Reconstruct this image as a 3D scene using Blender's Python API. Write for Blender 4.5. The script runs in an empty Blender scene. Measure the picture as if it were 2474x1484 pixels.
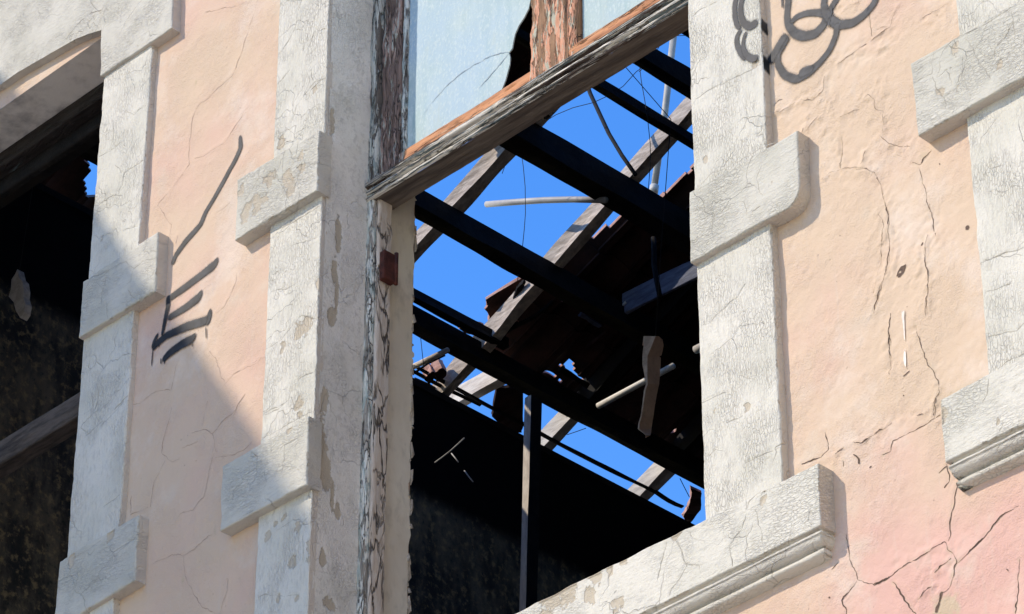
import bpy, bmesh, math, random
import numpy as np
from mathutils import Vector

random.seed(7); RNG = np.random.default_rng(7)
S = bpy.context.scene
COL = S.collection

# ------------------------------------------------------------------ camera, sky, sun, exposure
RW, RH = 2474.0, 1484.0                    # size of the survey picture all measurements were taken in
FPX = 9020.88
YAW, PITCH, ROLL = math.radians(45.687), math.radians(34.183), math.radians(-0.085)
cy_, sy_ = math.cos(YAW), math.sin(YAW)
FW = np.array([-sy_*math.cos(PITCH), cy_*math.cos(PITCH), math.sin(PITCH)])
RT = np.array([cy_, sy_, 0.0]); UP = np.cross(RT, FW)
CAM = np.array([0, 0, 1.6 + 9.5*math.sin(PITCH)]) - 9.5*FW
cd = bpy.data.cameras.new('camera'); cam = bpy.data.objects.new('camera', cd); COL.objects.link(cam)
cd.sensor_width = 36.0; cd.lens = 36.0*FPX/RW; cd.clip_end = 500; cd.clip_start = 0.05
cam.location = CAM; cam.rotation_euler = (math.pi/2 + PITCH, 0, YAW)
S.camera = cam

SUN_DIR = np.array([.72, 1.0, -1.05]); SUN_DIR /= np.linalg.norm(SUN_DIR)     # direction the light travels
SUN_EL = math.asin(-SUN_DIR[2]); SUN_AZ = math.atan2(-SUN_DIR[0], -SUN_DIR[1])  # azimuth from +Y towards +X
w = bpy.data.worlds.new('World'); S.world = w; w.use_nodes = True
nt = w.node_tree; nt.nodes.clear()
sky = nt.nodes.new('ShaderNodeTexSky'); sky.sky_type = 'NISHITA'; sky.sun_disc = False
sky.sun_elevation = SUN_EL; sky.sun_rotation = SUN_AZ; sky.altitude = 800
sky.air_density = 1.5; sky.dust_density = 0.3; sky.ozone_density = 3.0
bg = nt.nodes.new('ShaderNodeBackground'); bg.inputs['Strength'].default_value = 0.15
wo = nt.nodes.new('ShaderNodeOutputWorld')
hs = nt.nodes.new('ShaderNodeHueSaturation'); hs.inputs['Saturation'].default_value = 1.37; hs.inputs['Hue'].default_value = .515
nt.links.new(sky.outputs[0], hs.inputs['Color']); nt.links.new(hs.outputs[0], bg.inputs[0]); nt.links.new(bg.outputs[0], wo.inputs[0])
sl = bpy.data.lights.new('sun', 'SUN'); sun = bpy.data.objects.new('sun', sl); COL.objects.link(sun)
sl.energy = 2.3; sl.angle = math.radians(0.53); sl.color = (1.0, 0.88, 0.73)
sun.rotation_euler = Vector(tuple(SUN_DIR)).to_track_quat('-Z', 'Y').to_euler()
S.view_settings.view_transform = 'Standard'; S.view_settings.look = 'None'
S.view_settings.gamma = 1; S.view_settings.use_curve_mapping = False; S.view_settings.exposure = 0.93
S.render.engine = 'CYCLES'

# ------------------------------------------------------------------ survey helpers
def ray(u, v): return FW + RT*(u-RW/2)/FPX - UP*(v-RH/2)/FPX
def on(u, v, axis=1, val=0.0):             # the point of the plane axis = val sighted at u, v
    d = ray(u, v); return CAM + d*((val-CAM[axis])/d[axis])
K = .34737
def L1(x, y): return (x*K, y*K)
def L2(x, y): return (x*K, 490.9+y*K)
def L3(x, y): return (x*K, 968.9+y*K)
def M1(x, y): return (828.4+x*K, y*K)
def M2(x, y): return (828.4+x*K, 490.9+y*K)
def M3(x, y): return (828.4+x*K, 968.9+y*K)
def R1(x, y): return (1615+x*K, y*K)
def R2(x, y): return (1615+x*K, 490.9+y*K)
def R3(x, y): return (1615+x*K, 968.9+y*K)
def DD(x, y): return (x, y)
def fac(f, pts, t=0.0):                    # facade points (X, Z) on the plane y = -t
    out = []
    for p in pts:
        q = on(*f(*p), 1, -t); out.append((q[0], q[2]))
    return out

def vnoise(x, z, seed=0):
    xi = np.floor(x).astype(np.int64); zi = np.floor(z).astype(np.int64)
    fx = x-xi; fz = z-zi; fx = fx*fx*(3-2*fx); fz = fz*fz*(3-2*fz)
    def h(a, b):
        n = (a*374761393 + b*668265263 + seed*974634777) & 0xffffffff
        n = ((n ^ (n >> 13))*1274126177) & 0xffffffff
        return ((n ^ (n >> 16)) & 0xffff)/65535.0
    return (h(xi, zi)*(1-fx)+h(xi+1, zi)*fx)*(1-fz) + (h(xi, zi+1)*(1-fx)+h(xi+1, zi+1)*fx)*fz
def fbm(x, z, f, seed=0, o=3, g=.5):
    x = np.asarray(x, float); z = np.asarray(z, float); a = 1; s = 0; t = 0
    for k in range(o):
        s = s + a*(vnoise(x*f, z*f, seed+k)-.5)*2; t += a; a *= g; f *= 2.03
    return s/t
def seg_dist(X, Z, lines):
    d = np.full(X.shape, 9.0)
    for pl in lines:
        for (x0, z0), (x1, z1) in zip(pl[:-1], pl[1:]):
            m = (X > min(x0, x1)-.06) & (X < max(x0, x1)+.06) & (Z > min(z0, z1)-.06) & (Z < max(z0, z1)+.06)
            if not m.any(): continue
            px = X[m]-x0; pz = Z[m]-z0; ex = x1-x0; ez = z1-z0
            t = np.clip((px*ex+pz*ez)/(ex*ex+ez*ez+1e-12), 0, 1)
            dd = np.hypot(px-t*ex, pz-t*ez); d[m] = np.minimum(d[m], dd)
    return d

def tag(o, label=None, cat=None, group=None, kind=None):
    if label: o['label'] = label
    if cat: o['category'] = cat
    if group: o['group'] = group
    if kind: o['kind'] = kind
    elif cat: o['kind'] = 'thing'
    return o
def empty(name, loc, label, cat, group=None):
    o = bpy.data.objects.new(name, None); COL.objects.link(o); o.location = loc; o.empty_display_size = .1
    bpy.context.view_layer.update()
    return tag(o, label, cat, group)
def link(name, me, mat, parent=None):
    o = bpy.data.objects.new(name, me); COL.objects.link(o)
    if mat is not None and len(me.materials) == 0: me.materials.append(mat)
    if parent is not None:
        o.parent = parent
        from mathutils import Matrix
        off = Vector((0, 0, 0)); p = parent
        while p is not None: off += Vector(p.location); p = p.parent
        o.location = -off
    return o
def mesh(name, verts, faces, smooth=False, attrs=None):
    me = bpy.data.meshes.new(name)
    me.from_pydata([tuple(map(float, v)) for v in verts], [], faces)
    if smooth: me.polygons.foreach_set('use_smooth', [True]*len(me.polygons))
    if attrs:
        for k, a in attrs.items():
            at = me.attributes.new(k, 'FLOAT', 'POINT'); at.data.foreach_set('value', np.asarray(a, np.float32).ravel())
    me.update(); return me
def np_mesh(name, V, Q, smooth=None, attrs=None):
    me = bpy.data.meshes.new(name); n = len(V); m = len(Q)
    me.vertices.add(n); me.vertices.foreach_set('co', np.asarray(V, np.float32).ravel())
    me.loops.add(m*4); me.loops.foreach_set('vertex_index', np.asarray(Q, np.int32).ravel())
    me.polygons.add(m); me.polygons.foreach_set('loop_start', np.arange(m, dtype=np.int32)*4)
    if smooth is not None: me.polygons.foreach_set('use_smooth', np.asarray(smooth, bool))
    me.update(calc_edges=True)
    if attrs:
        for k, a in attrs.items():
            at = me.attributes.new(k, 'FLOAT', 'POINT'); at.data.foreach_set('value', np.asarray(a, np.float32).ravel())
    return me
def box_vf(x0, x1, y0, y1, z0, z1):
    V = [(x, y, z) for z in (z0, z1) for y in (y0, y1) for x in (x0, x1)]
    Fc = [(0, 2, 3, 1), (4, 5, 7, 6), (0, 1, 5, 4), (2, 6, 7, 3), (0, 4, 6, 2), (1, 3, 7, 5)]
    return V, Fc
def box(name, x0, x1, y0, y1, z0, z1, mat, parent=None, bev=0):
    V, Fc = box_vf(x0, x1, y0, y1, z0, z1)
    me = mesh(name, V, Fc)
    if bev:
        bm = bmesh.new(); bm.from_mesh(me)
        bmesh.ops.bevel(bm, geom=bm.edges[:], offset=bev, segments=2, affect='EDGES'); bm.to_mesh(me); bm.free()
    return link(name, me, mat, parent)
def tube(name, pts, r, mat, parent=None, seg=8, caps=True):
    pts = [Vector(tuple(p)) for p in pts]; V = []; Fc = []
    for i, p in enumerate(pts):
        t = (pts[min(i+1, len(pts)-1)]-pts[max(i-1, 0)]).normalized()
        a = t.orthogonal() if i == 0 else (a - t*a.dot(t))
        a.normalize(); b = t.cross(a); rr = r[i] if isinstance(r, (list, tuple)) else r
        for k in range(seg):
            q = 2*math.pi*k/seg; V.append(p + a*math.cos(q)*rr + b*math.sin(q)*rr)
    for i in range(len(pts)-1):
        for k in range(seg):
            k2 = (k+1) % seg
            Fc.append((i*seg+k, i*seg+k2, (i+1)*seg+k2, (i+1)*seg+k))
    if caps:
        Fc.append(tuple(range(seg))[::-1]); Fc.append(tuple((len(pts)-1)*seg+k for k in range(seg)))
    return link(name, mesh(name, V, Fc, True), mat, parent)

# ------------------------------------------------------------------ materials
class NB:
    def __init__(s, name):
        s.m = bpy.data.materials.new(name); s.m.use_nodes = True; s.t = s.m.node_tree; s.t.nodes.clear()
        s.out = s.n('ShaderNodeOutputMaterial'); s.b = s.n('ShaderNodeBsdfPrincipled')
        s.t.links.new(s.b.outputs[0], s.out.inputs[0]); s.tc = s.n('ShaderNodeNewGeometry').outputs['Position']
    def n(s, ty, **kw):
        x = s.t.nodes.new(ty)
        for k, v in kw.items(): setattr(x, k, v)
        return x
    def l(s, a, b): s.t.links.new(a, b)
    def set(s, sock, v):
        if hasattr(v, 'node'): s.l(v, sock)
        else: sock.default_value = v
    def coord(s, sc=(1, 1, 1), loc=(0, 0, 0), src=None):
        m = s.n('ShaderNodeMapping'); m.inputs['Scale'].default_value = sc; m.inputs['Location'].default_value = loc
        s.l(src or s.tc, m.inputs[0]); return m.outputs[0]
    def warp(s, vec, sc, amt):
        no = s.n('ShaderNodeTexNoise'); no.inputs['Scale'].default_value = sc; no.inputs['Detail'].default_value = 3
        s.l(vec, no.inputs['Vector'])
        a = s.n('ShaderNodeVectorMath', operation='SUBTRACT'); s.l(no.outputs['Color'], a.inputs[0]); a.inputs[1].default_value = (.5, .5, .5)
        b = s.n('ShaderNodeVectorMath', operation='SCALE'); s.l(a.outputs[0], b.inputs[0]); b.inputs['Scale'].default_value = amt
        c = s.n('ShaderNodeVectorMath', operation='ADD'); s.l(vec, c.inputs[0]); s.l(b.outputs[0], c.inputs[1]); return c.outputs[0]
    def noise(s, vec, sc, det=4, rough=.55):
        no = s.n('ShaderNodeTexNoise'); no.inputs['Scale'].default_value = sc; no.inputs['Detail'].default_value = det
        no.inputs['Roughness'].default_value = rough; s.l(vec, no.inputs['Vector']); return no.outputs['Fac']
    def voro(s, vec, sc, feat='DISTANCE_TO_EDGE'):
        v = s.n('ShaderNodeTexVoronoi', feature=feat); v.inputs['Scale'].default_value = sc; s.l(vec, v.inputs['Vector']); return v.outputs[0]
    def ramp(s, fac, a, b, lo=0.0, hi=1.0):
        r = s.n('ShaderNodeMapRange'); r.interpolation_type = 'SMOOTHSTEP'
        s.set(r.inputs[0], fac); r.inputs[1].default_value = a; r.inputs[2].default_value = b; r.inputs[3].default_value = lo; r.inputs[4].default_value = hi
        return r.outputs[0]
    def mth(s, op, a, b=0.0):
        m = s.n('ShaderNodeMath', operation=op); s.set(m.inputs[0], a); s.set(m.inputs[1], b); return m.outputs[0]
    def mix(s, f, a, b):
        m = s.n('ShaderNodeMix', data_type='RGBA'); s.set(m.inputs[0], f)
        s.set(m.inputs[6], a if hasattr(a, 'node') else (*a, 1)); s.set(m.inputs[7], b if hasattr(b, 'node') else (*b, 1)); return m.outputs[2]
    def attr(s, nm):
        a = s.n('ShaderNodeAttribute', attribute_name=nm); return a.outputs['Fac']
    def bump(s, h, dist, strength=1.0, prev=None):
        b = s.n('ShaderNodeBump'); b.inputs['Distance'].default_value = dist; b.inputs['Strength'].default_value = strength
        s.l(h, b.inputs['Height'])
        if prev is not None: s.l(prev, b.inputs['Normal'])
        return b.outputs[0]
    def fin(s, col, rough=.85, nrm=None, spec=.25):
        s.set(s.b.inputs['Base Color'], col if hasattr(col, 'node') else (*col, 1)); s.set(s.b.inputs['Roughness'], rough)
        s.b.inputs['Specular IOR Level'].default_value = spec
        if nrm is not None: s.l(nrm, s.b.inputs['Normal'])
        return s.m

def mat_white(name, grain, base=(.665, .635, .55), crk=1.0):
    b = NB(name)
    sc = {'v': (1.7, 1, .55), 'h': (.6, 1, 1.7), 'n': (1, 1, 1)}[grain]
    c = b.warp(b.coord(sc), 40, .03)
    big = b.noise(b.coord(), 5, 5)
    e1 = b.voro(c, 92)                                      # fine crackle of the paint
    l1 = b.ramp(e1, .0, .13, 1, 0)
    dens = b.ramp(b.noise(b.coord(loc=(3, 1, 2)), 7, 3), .38, .62, .1, 1)
    l1 = b.mth('MULTIPLY', l1, dens)
    c2 = b.warp(b.coord((1, 1, 1), (1, 4, 2)), 9, .16)
    l2 = b.ramp(b.voro(c2, 6.5), .0, .010, 1, 0)           # few long cracks
    l2 = b.mth('MULTIPLY', l2, b.ramp(b.noise(b.coord(loc=(7, 2, 2)), 4, 2), .45, .6))
    st = {'v': (44, 20, 12), 'h': (12, 20, 44), 'n': (20, 20, 20)}[grain]
    brush = b.noise(b.coord(st), 2.6, 4, .6)
    fine = b.noise(b.coord(), 170, 4, .65)
    col = b.mix(b.ramp(big, .35, .7), base, tuple(x*k for x, k in zip(base, (.86, .87, .85))))
    col = b.mix(b.ramp(fine, .50, .70, 0, .3), col, (.48, .45, .38))
    col = b.mix(b.ramp(b.noise(b.coord(), 1.6, 6, .7), .55, .8, 0, .3), col, (.56, .56, .52))
    col = b.mix(b.mth('MULTIPLY', l1, .17*crk), col, (.33, .31, .26))
    col = b.mix(b.mth('MULTIPLY', l2, .28), col, (.30, .27, .22))
    col = b.mix(b.mth('MULTIPLY', b.ramp(brush, .50, .64), b.ramp(b.noise(b.coord(loc=(8, 1, 8)), 5, 3), .35, .6, .12, .42)), col, (.43, .41, .36))
    chipn = b.mth('ADD', b.attr('chip'), b.mth('MULTIPLY', b.mth('SUBTRACT', b.noise(b.coord(), 38, 5, .65), .5), 1.5))
    chip = b.ramp(chipn, .50, .56)
    rand = b.ramp(b.noise(b.coord((1, 1, .7)), 19, 5, .7), .71, .73)
    chip = b.mth('MAXIMUM', chip, b.mth('MULTIPLY', rand, .8))
    col = b.mix(chip, col, (.50, .44, .34))
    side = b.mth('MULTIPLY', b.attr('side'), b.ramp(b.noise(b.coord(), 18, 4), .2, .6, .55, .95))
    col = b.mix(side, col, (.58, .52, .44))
    h = b.mth('ADD', b.mth('MULTIPLY', l1, -.7), b.mth('MULTIPLY', l2, -1.0))
    h = b.mth('ADD', h, b.mth('MULTIPLY', brush, 1.0)); h = b.mth('ADD', h, b.mth('MULTIPLY', fine, 1.0))
    h = b.mth('ADD', h, b.mth('MULTIPLY', chip, -1.0))
    return b.fin(col, .78, b.bump(h, .0021, 1.0), .2)

def mat_pink(name):
    b = NB(name)
    tone = b.attr('tone')                                   # 0 peach, 1 pink
    big = b.noise(b.coord(), 3.5, 5)
    t2 = b.ramp(b.mth('ADD', tone, b.mth('MULTIPLY', b.mth('SUBTRACT', big, .5), .9)), .1, .9)
    col = b.mix(t2, (.605, .465, .335), (.63, .395, .325))
    col = b.mix(b.ramp(b.noise(b.coord(loc=(2, 5, 1)), 7, 5), .55, .75, 0, .5), col, (.62, .54, .43))
    col = b.mix(b.ramp(b.noise(b.coord(loc=(9, 5, 4)), 13, 6, .7), .56, .8, 0, .55), col, (.60, .44, .30))
    fine = b.noise(b.coord(), 210, 4, .6); med = b.noise(b.coord(), 55, 4, .55)
    col = b.mix(b.ramp(fine, .6, .75, 0, .35), col, (.52, .40, .31))
    pits = b.ramp(b.voro(b.warp(b.coord(), 30, .02), 38, 'F1'), .055, .085, 1, 0)
    pits = b.mth('MULTIPLY', pits, b.ramp(b.noise(b.coord(loc=(4, 4, 4)), 6, 3), .52, .62))
    col = b.mix(b.mth('MULTIPLY', pits, .45), col, (.35, .25, .19))
    col = b.mix(b.ramp(b.attr('stain'), 0, 1), col, (.55, .43, .30))
    streak = b.noise(b.coord((26, 1, 1.3), (5, 5, 5)), 1.6, 5, .65)
    col = b.mix(b.ramp(streak, .55, .72, 0, .30), col, (.60, .50, .40))
    col = b.mix(b.ramp(b.noise(b.coord(loc=(1, 8, 3)), 2.3, 6, .7), .50, .66, 0, .55), col, (.70, .60, .50))
    col = b.mix(b.ramp(b.noise(b.coord(loc=(6, 8, 9)), 24, 6, .75), .60, .70, 0, .35), col, (.50, .38, .28))
    rg = b.ramp(b.noise(b.coord(loc=(2, 2, 7)), 5, 4), .38, .62, .35, 1.25)
    h = b.mth('MULTIPLY', b.mth('ADD', b.mth('MULTIPLY', fine, 1.0), b.mth('MULTIPLY', med, .9)), rg)
    h = b.mth('ADD', h, b.mth('MULTIPLY', pits, -1.2))
    return b.fin(col, .9, b.bump(h, .0026, 1.0), .12)

def mat_simple(name, c1, c2, sc=8, stretch=(1, 1, 1), rough=.85, bd=.002, det=6, lo=.35, hi=.68, spec=.2, bsc=None):
    b = NB(name); v = b.coord(stretch)
    n1 = b.noise(v, sc, det, .65); n2 = b.noise(v, bsc or sc*5, 4, .6)
    col = b.mix(b.ramp(n1, lo, hi), c1, c2)
    col = b.mix(b.ramp(n2, .5, .75, 0, .5), col, tuple(x*.55 for x in c1))
    return b.fin(col, rough, b.bump(b.mth('ADD', n1, n2), bd), spec)

def mat_peel(name, wood, paint, paint2, axis, amt=.5, sc=16, wood2=None):
    """old timber with paint flaking off in slivers along the grain axis"""
    b = NB(name)
    st = {'s': (.10, 1, 4.2), 'x': (.22, 1, 2.2), 'z': (2.0, 1, .26)}[axis]
    gr = {'s': (1, 14, 30), 'x': (1.2, 14, 22), 'z': (22, 14, 1.2)}[axis]
    c = b.warp(b.coord(st), 20, .05)
    n1 = b.noise(c, sc, 5, .68); n2 = b.noise(b.coord(st, (4, 2, 1)), sc*2.3, 5, .7)
    g = b.noise(b.coord(gr), 3.2, 4, .6)
    wc = b.mix(b.ramp(g, .35, .7), wood, wood2 or tuple(x*.45 for x in wood))
    p = b.ramp(n1, 1-amt-.02, 1-amt+.03)
    p2 = b.mth('MULTIPLY', b.ramp(n2, .52, .55), p)
    col = b.mix(p, wc, paint); col = b.mix(p2, col, paint2)
    cr = b.mth('MULTIPLY', b.ramp(b.voro(b.warp(c, 60, .03), sc*2.4), 0, .09, 1, 0), b.ramp(b.noise(b.coord(st, (1, 7, 3)), sc, 3), .42, .6))
    col = b.mix(b.mth('MULTIPLY', cr, .9), col, (.035, .028, .024))
    h = b.mth('ADD', b.mth('MULTIPLY', p, 1.0), b.mth('MULTIPLY', g, .8)); h = b.mth('ADD', h, b.mth('MULTIPLY', cr, -1.4))
    return b.fin(col, .8, b.bump(h, .005, 1.0), .2)

W_V = mat_white('white_paint_vertical', 'v'); W_H = mat_white('white_paint_horizontal', 'h', (.585, .56, .48))
W_SILL = mat_white('white_paint_sill', 'h', (.66, .63, .545), 1.3)
W_REV = mat_white('white_paint_reveal', 'n', (.80, .77, .70), .15)
PINK = mat_pink('pink_plaster')
CRACK = mat_simple('crack_shadow', (.09, .06, .045), (.16, .11, .08), 30)
CRACKL = mat_simple('crack_in_pink', (.40, .28, .21), (.52, .38, .29), 30)
CRACKL2 = mat_simple('crack_in_trim', (.34, .31, .25), (.46, .43, .36), 30)
CRACKW = mat_simple('crack_in_white', (.20, .17, .13), (.30, .26, .20), 30)
REVIN = mat_simple('cream_inner_plaster', (.76, .71, .58), (.66, .60, .48), 5, (1, 1, .5), bd=.0012)
RAGGED = mat_simple('broken_plaster', (.42, .36, .27), (.60, .55, .46), 24, bd=.004)
CONC = mat_simple('stained_soffit_plaster', (.66, .63, .56), (.30, .28, .26), 3.2, bd=.003, lo=.42, hi=.62)
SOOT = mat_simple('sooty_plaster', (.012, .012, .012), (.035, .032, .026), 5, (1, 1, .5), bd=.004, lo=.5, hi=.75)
SOOTW = mat_simple('charred_timber', (.005, .005, .005), (.014, .012, .010), 6, (3, 3, 3), bd=.003)
GREYW = mat_simple('weathered_grey_timber', (.62, .54, .45), (.32, .27, .22), 9, (1, 3, 5), bd=.003)
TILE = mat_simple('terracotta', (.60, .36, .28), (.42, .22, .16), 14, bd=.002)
TILEU = mat_simple('dark_terracotta', (.045, .018, .012), (.018, .009, .007), 9, bd=.002)
IRON = mat_simple('rusty_iron', (.11, .035, .025), (.05, .02, .016), 40, bd=.002)
PVC = mat_simple('grey_plastic_conduit', (.50, .47, .42), (.34, .32, .29), 6, bd=.0004, rough=.5)
WIRE = mat_simple('dark_wire', (.02, .025, .03), (.03, .03, .03), 10)
WIREL = mat_simple('pale_wire', (.5, .5, .48), (.4, .4, .38), 10)
LATH = mat_simple('plaster_coated_lath', (.62, .46, .33), (.50, .36, .26), 14, bd=.002)
LATHP = mat_simple('plaster_lump', (.75, .71, .62), (.52, .48, .40), 26, bd=.004)
FR_LOW = mat_peel('lower_frame_pale', (.44, .40, .34), (.70, .70, .63), (.44, .50, .46), 'z', .55, 26)
FR_LOWB = mat_peel('lower_frame_tan', (.42, .34, .27), (.54, .46, .37), (.58, .52, .44), 'z', .70, 12)
FR_OUT = mat_peel('frame_flaking_green', (.20, .18, .155), (.52, .53, .48), (.27, .31, .29), 'z', .52, 24)
FR_BROWN = mat_peel('frame_flaking_brown', (.20, .14, .115), (.29, .20, .165), (.36, .36, .31), 'z', .50, 22)
MULL = mat_peel('mullion_flaking', (.36, .21, .12), (.58, .29, .18), (.44, .43, .33), 'z', .50, 20)
R_TOP = mat_peel('rail_bare_orange_wood', (.56, .27, .13), (.50, .28, .16), (.35, .25, .19), 'x', .42, 11, (.36, .16, .08))
R_MLD = mat_peel('rail_moulding_flaking', (.10, .07, .055), (.62, .58, .50), (.12, .15, .15), 's', .56, 20)
R_SOF = mat_simple('rail_soffit_bare_wood', (.20, .165, .125), (.075, .06, .05), 5, (.5, 6, 9), bd=.002)
LFR = mat_peel('left_frame_dark', (.03, .025, .022), (.06, .08, .08), (.05, .04, .035), 'x', .42, 12)

def mat_glass():
    b = NB('whitewashed_glass')
    n = b.noise(b.coord((9, 9, 1.0)), 6, 5, .6); f = b.noise(b.coord((1, 1, .6)), 130, 3, .6)
    big = b.noise(b.coord(), 3, 3)
    col = b.mix(b.ramp(n, .3, .7), (.29, .40, .40), (.40, .49, .48))
    col = b.mix(b.ramp(big, .35, .65, 0, .8), col, (.30, .42, .51))
    col = b.mix(b.ramp(f, .45, .7, 0, .55), col, (.55, .62, .60))
    col = b.mix(b.ramp(b.noise(b.coord((1, 1, .35), (3, 3, 3)), 14, 6, .75), .55, .72, 0, .6), col, (.36, .43, .40))
    col = b.mix(b.ramp(b.voro(b.coord(), 30, 'F1'), .03, .05, .6, 0), col, (.6, .66, .66))
    return b.fin(col, b.ramp(f, .4, .6, .62, .75), b.bump(f, .0008, .6), .25)
GLASS = mat_glass()
def mat_spray(name, col):
    b = NB(name); e = b.attr('cover')
    n = b.noise(b.coord(), 260, 3, .7); n2 = b.noise(b.coord((1, 1, .6)), 34, 4, .6)
    a = b.mth('ADD', e, b.mth('MULTIPLY', b.mth('SUBTRACT', n, .5), .9)); a = b.ramp(a, .08, .95)
    a = b.mth('MULTIPLY', a, b.ramp(b.mth('ADD', n2, b.mth('MULTIPLY', e, .25)),   .36, .58, .80, 1.0))
    c = b.mix(b.ramp(b.noise(b.coord(), 20, 3), .4, .7), col, tuple(x*1.7+.01 for x in col))
    b.fin(c, .6)
    tr = b.n('ShaderNodeBsdfTransparent'); mx = b.n('ShaderNodeMixShader')
    b.l(a, mx.inputs[0]); b.l(tr.outputs[0], mx.inputs[1]); b.l(b.b.outputs[0], mx.inputs[2]); b.l(mx.outputs[0], b.out.inputs[0])
    return b.m
SPRAY = mat_spray('black_spray_paint', (.014, .017, .021)); SPRAYW = mat_spray('white_paint_drip', (.66, .58, .50))

# ------------------------------------------------------------------ cracks surveyed on the facade (crop, points)
PINK_L = [(L1, [(1790,0),(1770,80),(1745,150),(1725,230),(1700,310),(1680,380),(1650,460),(1615,520),(1560,575),(1500,630),(1440,690),(1390,715),(1350,790),(1335,860),(1325,960),(1318,1050),(1320,1145),(1270,1210),(1200,1310),(1110,1410),(1095,1445)]),
 (L1, [(1735,740),(1695,775),(1670,830),(1650,860),(1600,940),(1560,990),(1480,1040),(1420,1085),(1350,1110)]),
 (L1, [(1500,595),(1470,650),(1440,690)]), (L1, [(1425,95),(1490,75),(1560,55),(1640,45),(1720,10)]),
 (L2, [(1090,0),(1150,90),(1195,155),(1185,220)]), (L2, [(1232,230),(1228,280)]), (L2, [(1490,80),(1560,30),(1600,0)]),
 (L2, [(1650,480),(1640,560),(1600,650),(1560,720),(1500,770)]), (L2, [(1560,1265),(1620,1200),(1700,1150),(1780,1110),(1820,1070)]),
 (L2, [(1460,1040),(1500,1080),(1530,1160),(1560,1240)]), (L2, [(920,1410),(980,1390),(1050,1330),(1100,1300),(1190,1305),(1215,1200),(1230,1130),(1245,1090)]),
 (L2, [(1620,1484),(1660,1400),(1710,1335)]), (L3, [(1690,10),(1620,90),(1550,150),(1490,215),(1475,230),(1430,200),(1390,205),(1330,225)]),
 (L3, [(1475,230),(1500,290),(1500,340),(1510,370)]), (L3, [(1440,10),(1420,90),(1410,170)]),
 (L3, [(1490,360),(1465,440),(1450,530),(1430,620),(1420,665),(1380,710),(1340,760),(1290,775),(1250,790),(1215,840)]),
 (L3, [(1195,50),(1175,170),(1140,280),(1130,350),(1165,390),(1200,420),(1250,400)]), (L3, [(1155,410),(1110,490),(1080,560),(1060,650),(1050,740)]),
 (L3, [(1060,1130),(1120,1100),(1200,1075),(1280,1070),(1350,1030),(1420,970),(1500,915)]),
 (L3, [(1280,1070),(1280,1180),(1300,1250),(1340,1330),(1380,1380),(1410,1440),(1460,1470),(1540,1475)]),
 (L3, [(1585,1240),(1575,1340),(1550,1400),(1530,1484)]), (L3, [(1500,400),(1560,375),(1620,385),(1700,345),(1760,280)]),
 (L3, [(1270,325),(1330,310),(1380,285)]), (L3, [(905,780),(910,700),(915,660)]), (L3, [(905,800),(960,770),(1030,735)])]
RIDGE_R = [(R1, [(730,800),(800,770),(860,730),(930,690),(1000,690),(1070,640),(1080,580),(1090,520)]), (R1, [(1080,650),(1130,690),(1140,760),(1140,800)]),
 (R1, [(1160,480),(1230,410),(1300,360),(1370,310),(1450,260),(1540,200),(1560,110),(1600,50)]), (R1, [(1480,290),(1550,265),(1540,310),(1450,340),(1370,380),(1250,430)]),
 (R1, [(1450,210),(1540,180)]), (R1, [(1750,160),(1850,130),(1960,60)]), (R1, [(1760,130),(1850,70),(1950,20)]), (R1, [(1170,75),(1240,50),(1330,0)]),
 (R1, [(1200,830),(1260,790),(1330,760),(1360,700),(1380,670),(1430,700),(1440,760),(1490,780),(1500,850),(1500,930)]), (R1, [(1500,560),(1500,620),(1480,670)]),
 (R1, [(1080,1250),(1130,1200),(1190,1180),(1280,1175),(1370,1175),(1430,1200),(1470,1260),(1490,1340),(1520,1440)]),
 (R1, [(1195,950),(1200,1050),(1205,1170)]), (R1, [(1370,1060),(1350,1150)]), (R1, [(1130,1080),(1190,1180)]), (R1, [(1480,960),(1530,1015),(1600,1020),(1690,1020)]),
 (R1, [(930,920),(970,860),(960,830)]), (R1, [(960,920),(1000,860),(1050,820)]), (R1, [(1090,910),(1140,915),(1210,905)]),
 (R2, [(1500,0),(1520,60),(1535,150),(1520,200),(1530,300),(1530,400),(1515,500),(1480,570),(1450,680),(1425,770)]),
 (R2, [(1810,20),(1840,140),(1860,240),(1830,300)]), (R2, [(1800,230),(1785,300),(1785,400),(1805,520),(1800,620),(1800,780)]),
 (R2, [(1580,40),(1560,140),(1590,300),(1540,560)]), (R2, [(1470,60),(1500,160),(1480,300),(1440,560),(1420,620)]), (R2, [(1740,300),(1750,420),(1700,560)]),
 (R2, [(1545,780),(1540,900),(1545,1080),(1555,1200)]), (R2, [(1720,850),(1740,950),(1790,1080),(1850,1170),(1880,1260),(1880,1320),(1850,1400),(1845,1484)]),
 (R3, [(1550,160),(1500,200),(1430,240),(1380,280),(1350,305),(1300,295)]), (R3, [(1650,100),(1700,110),(1780,80)]), (R3, [(1165,370),(1220,330)]),
 (R3, [(1830,1200),(1880,1150),(1980,1095)]), (R3, [(1740,1380),(1800,1300),(1830,1290)]), (R3, [(1640,1100),(1740,1060),(1830,1020)])]
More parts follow.
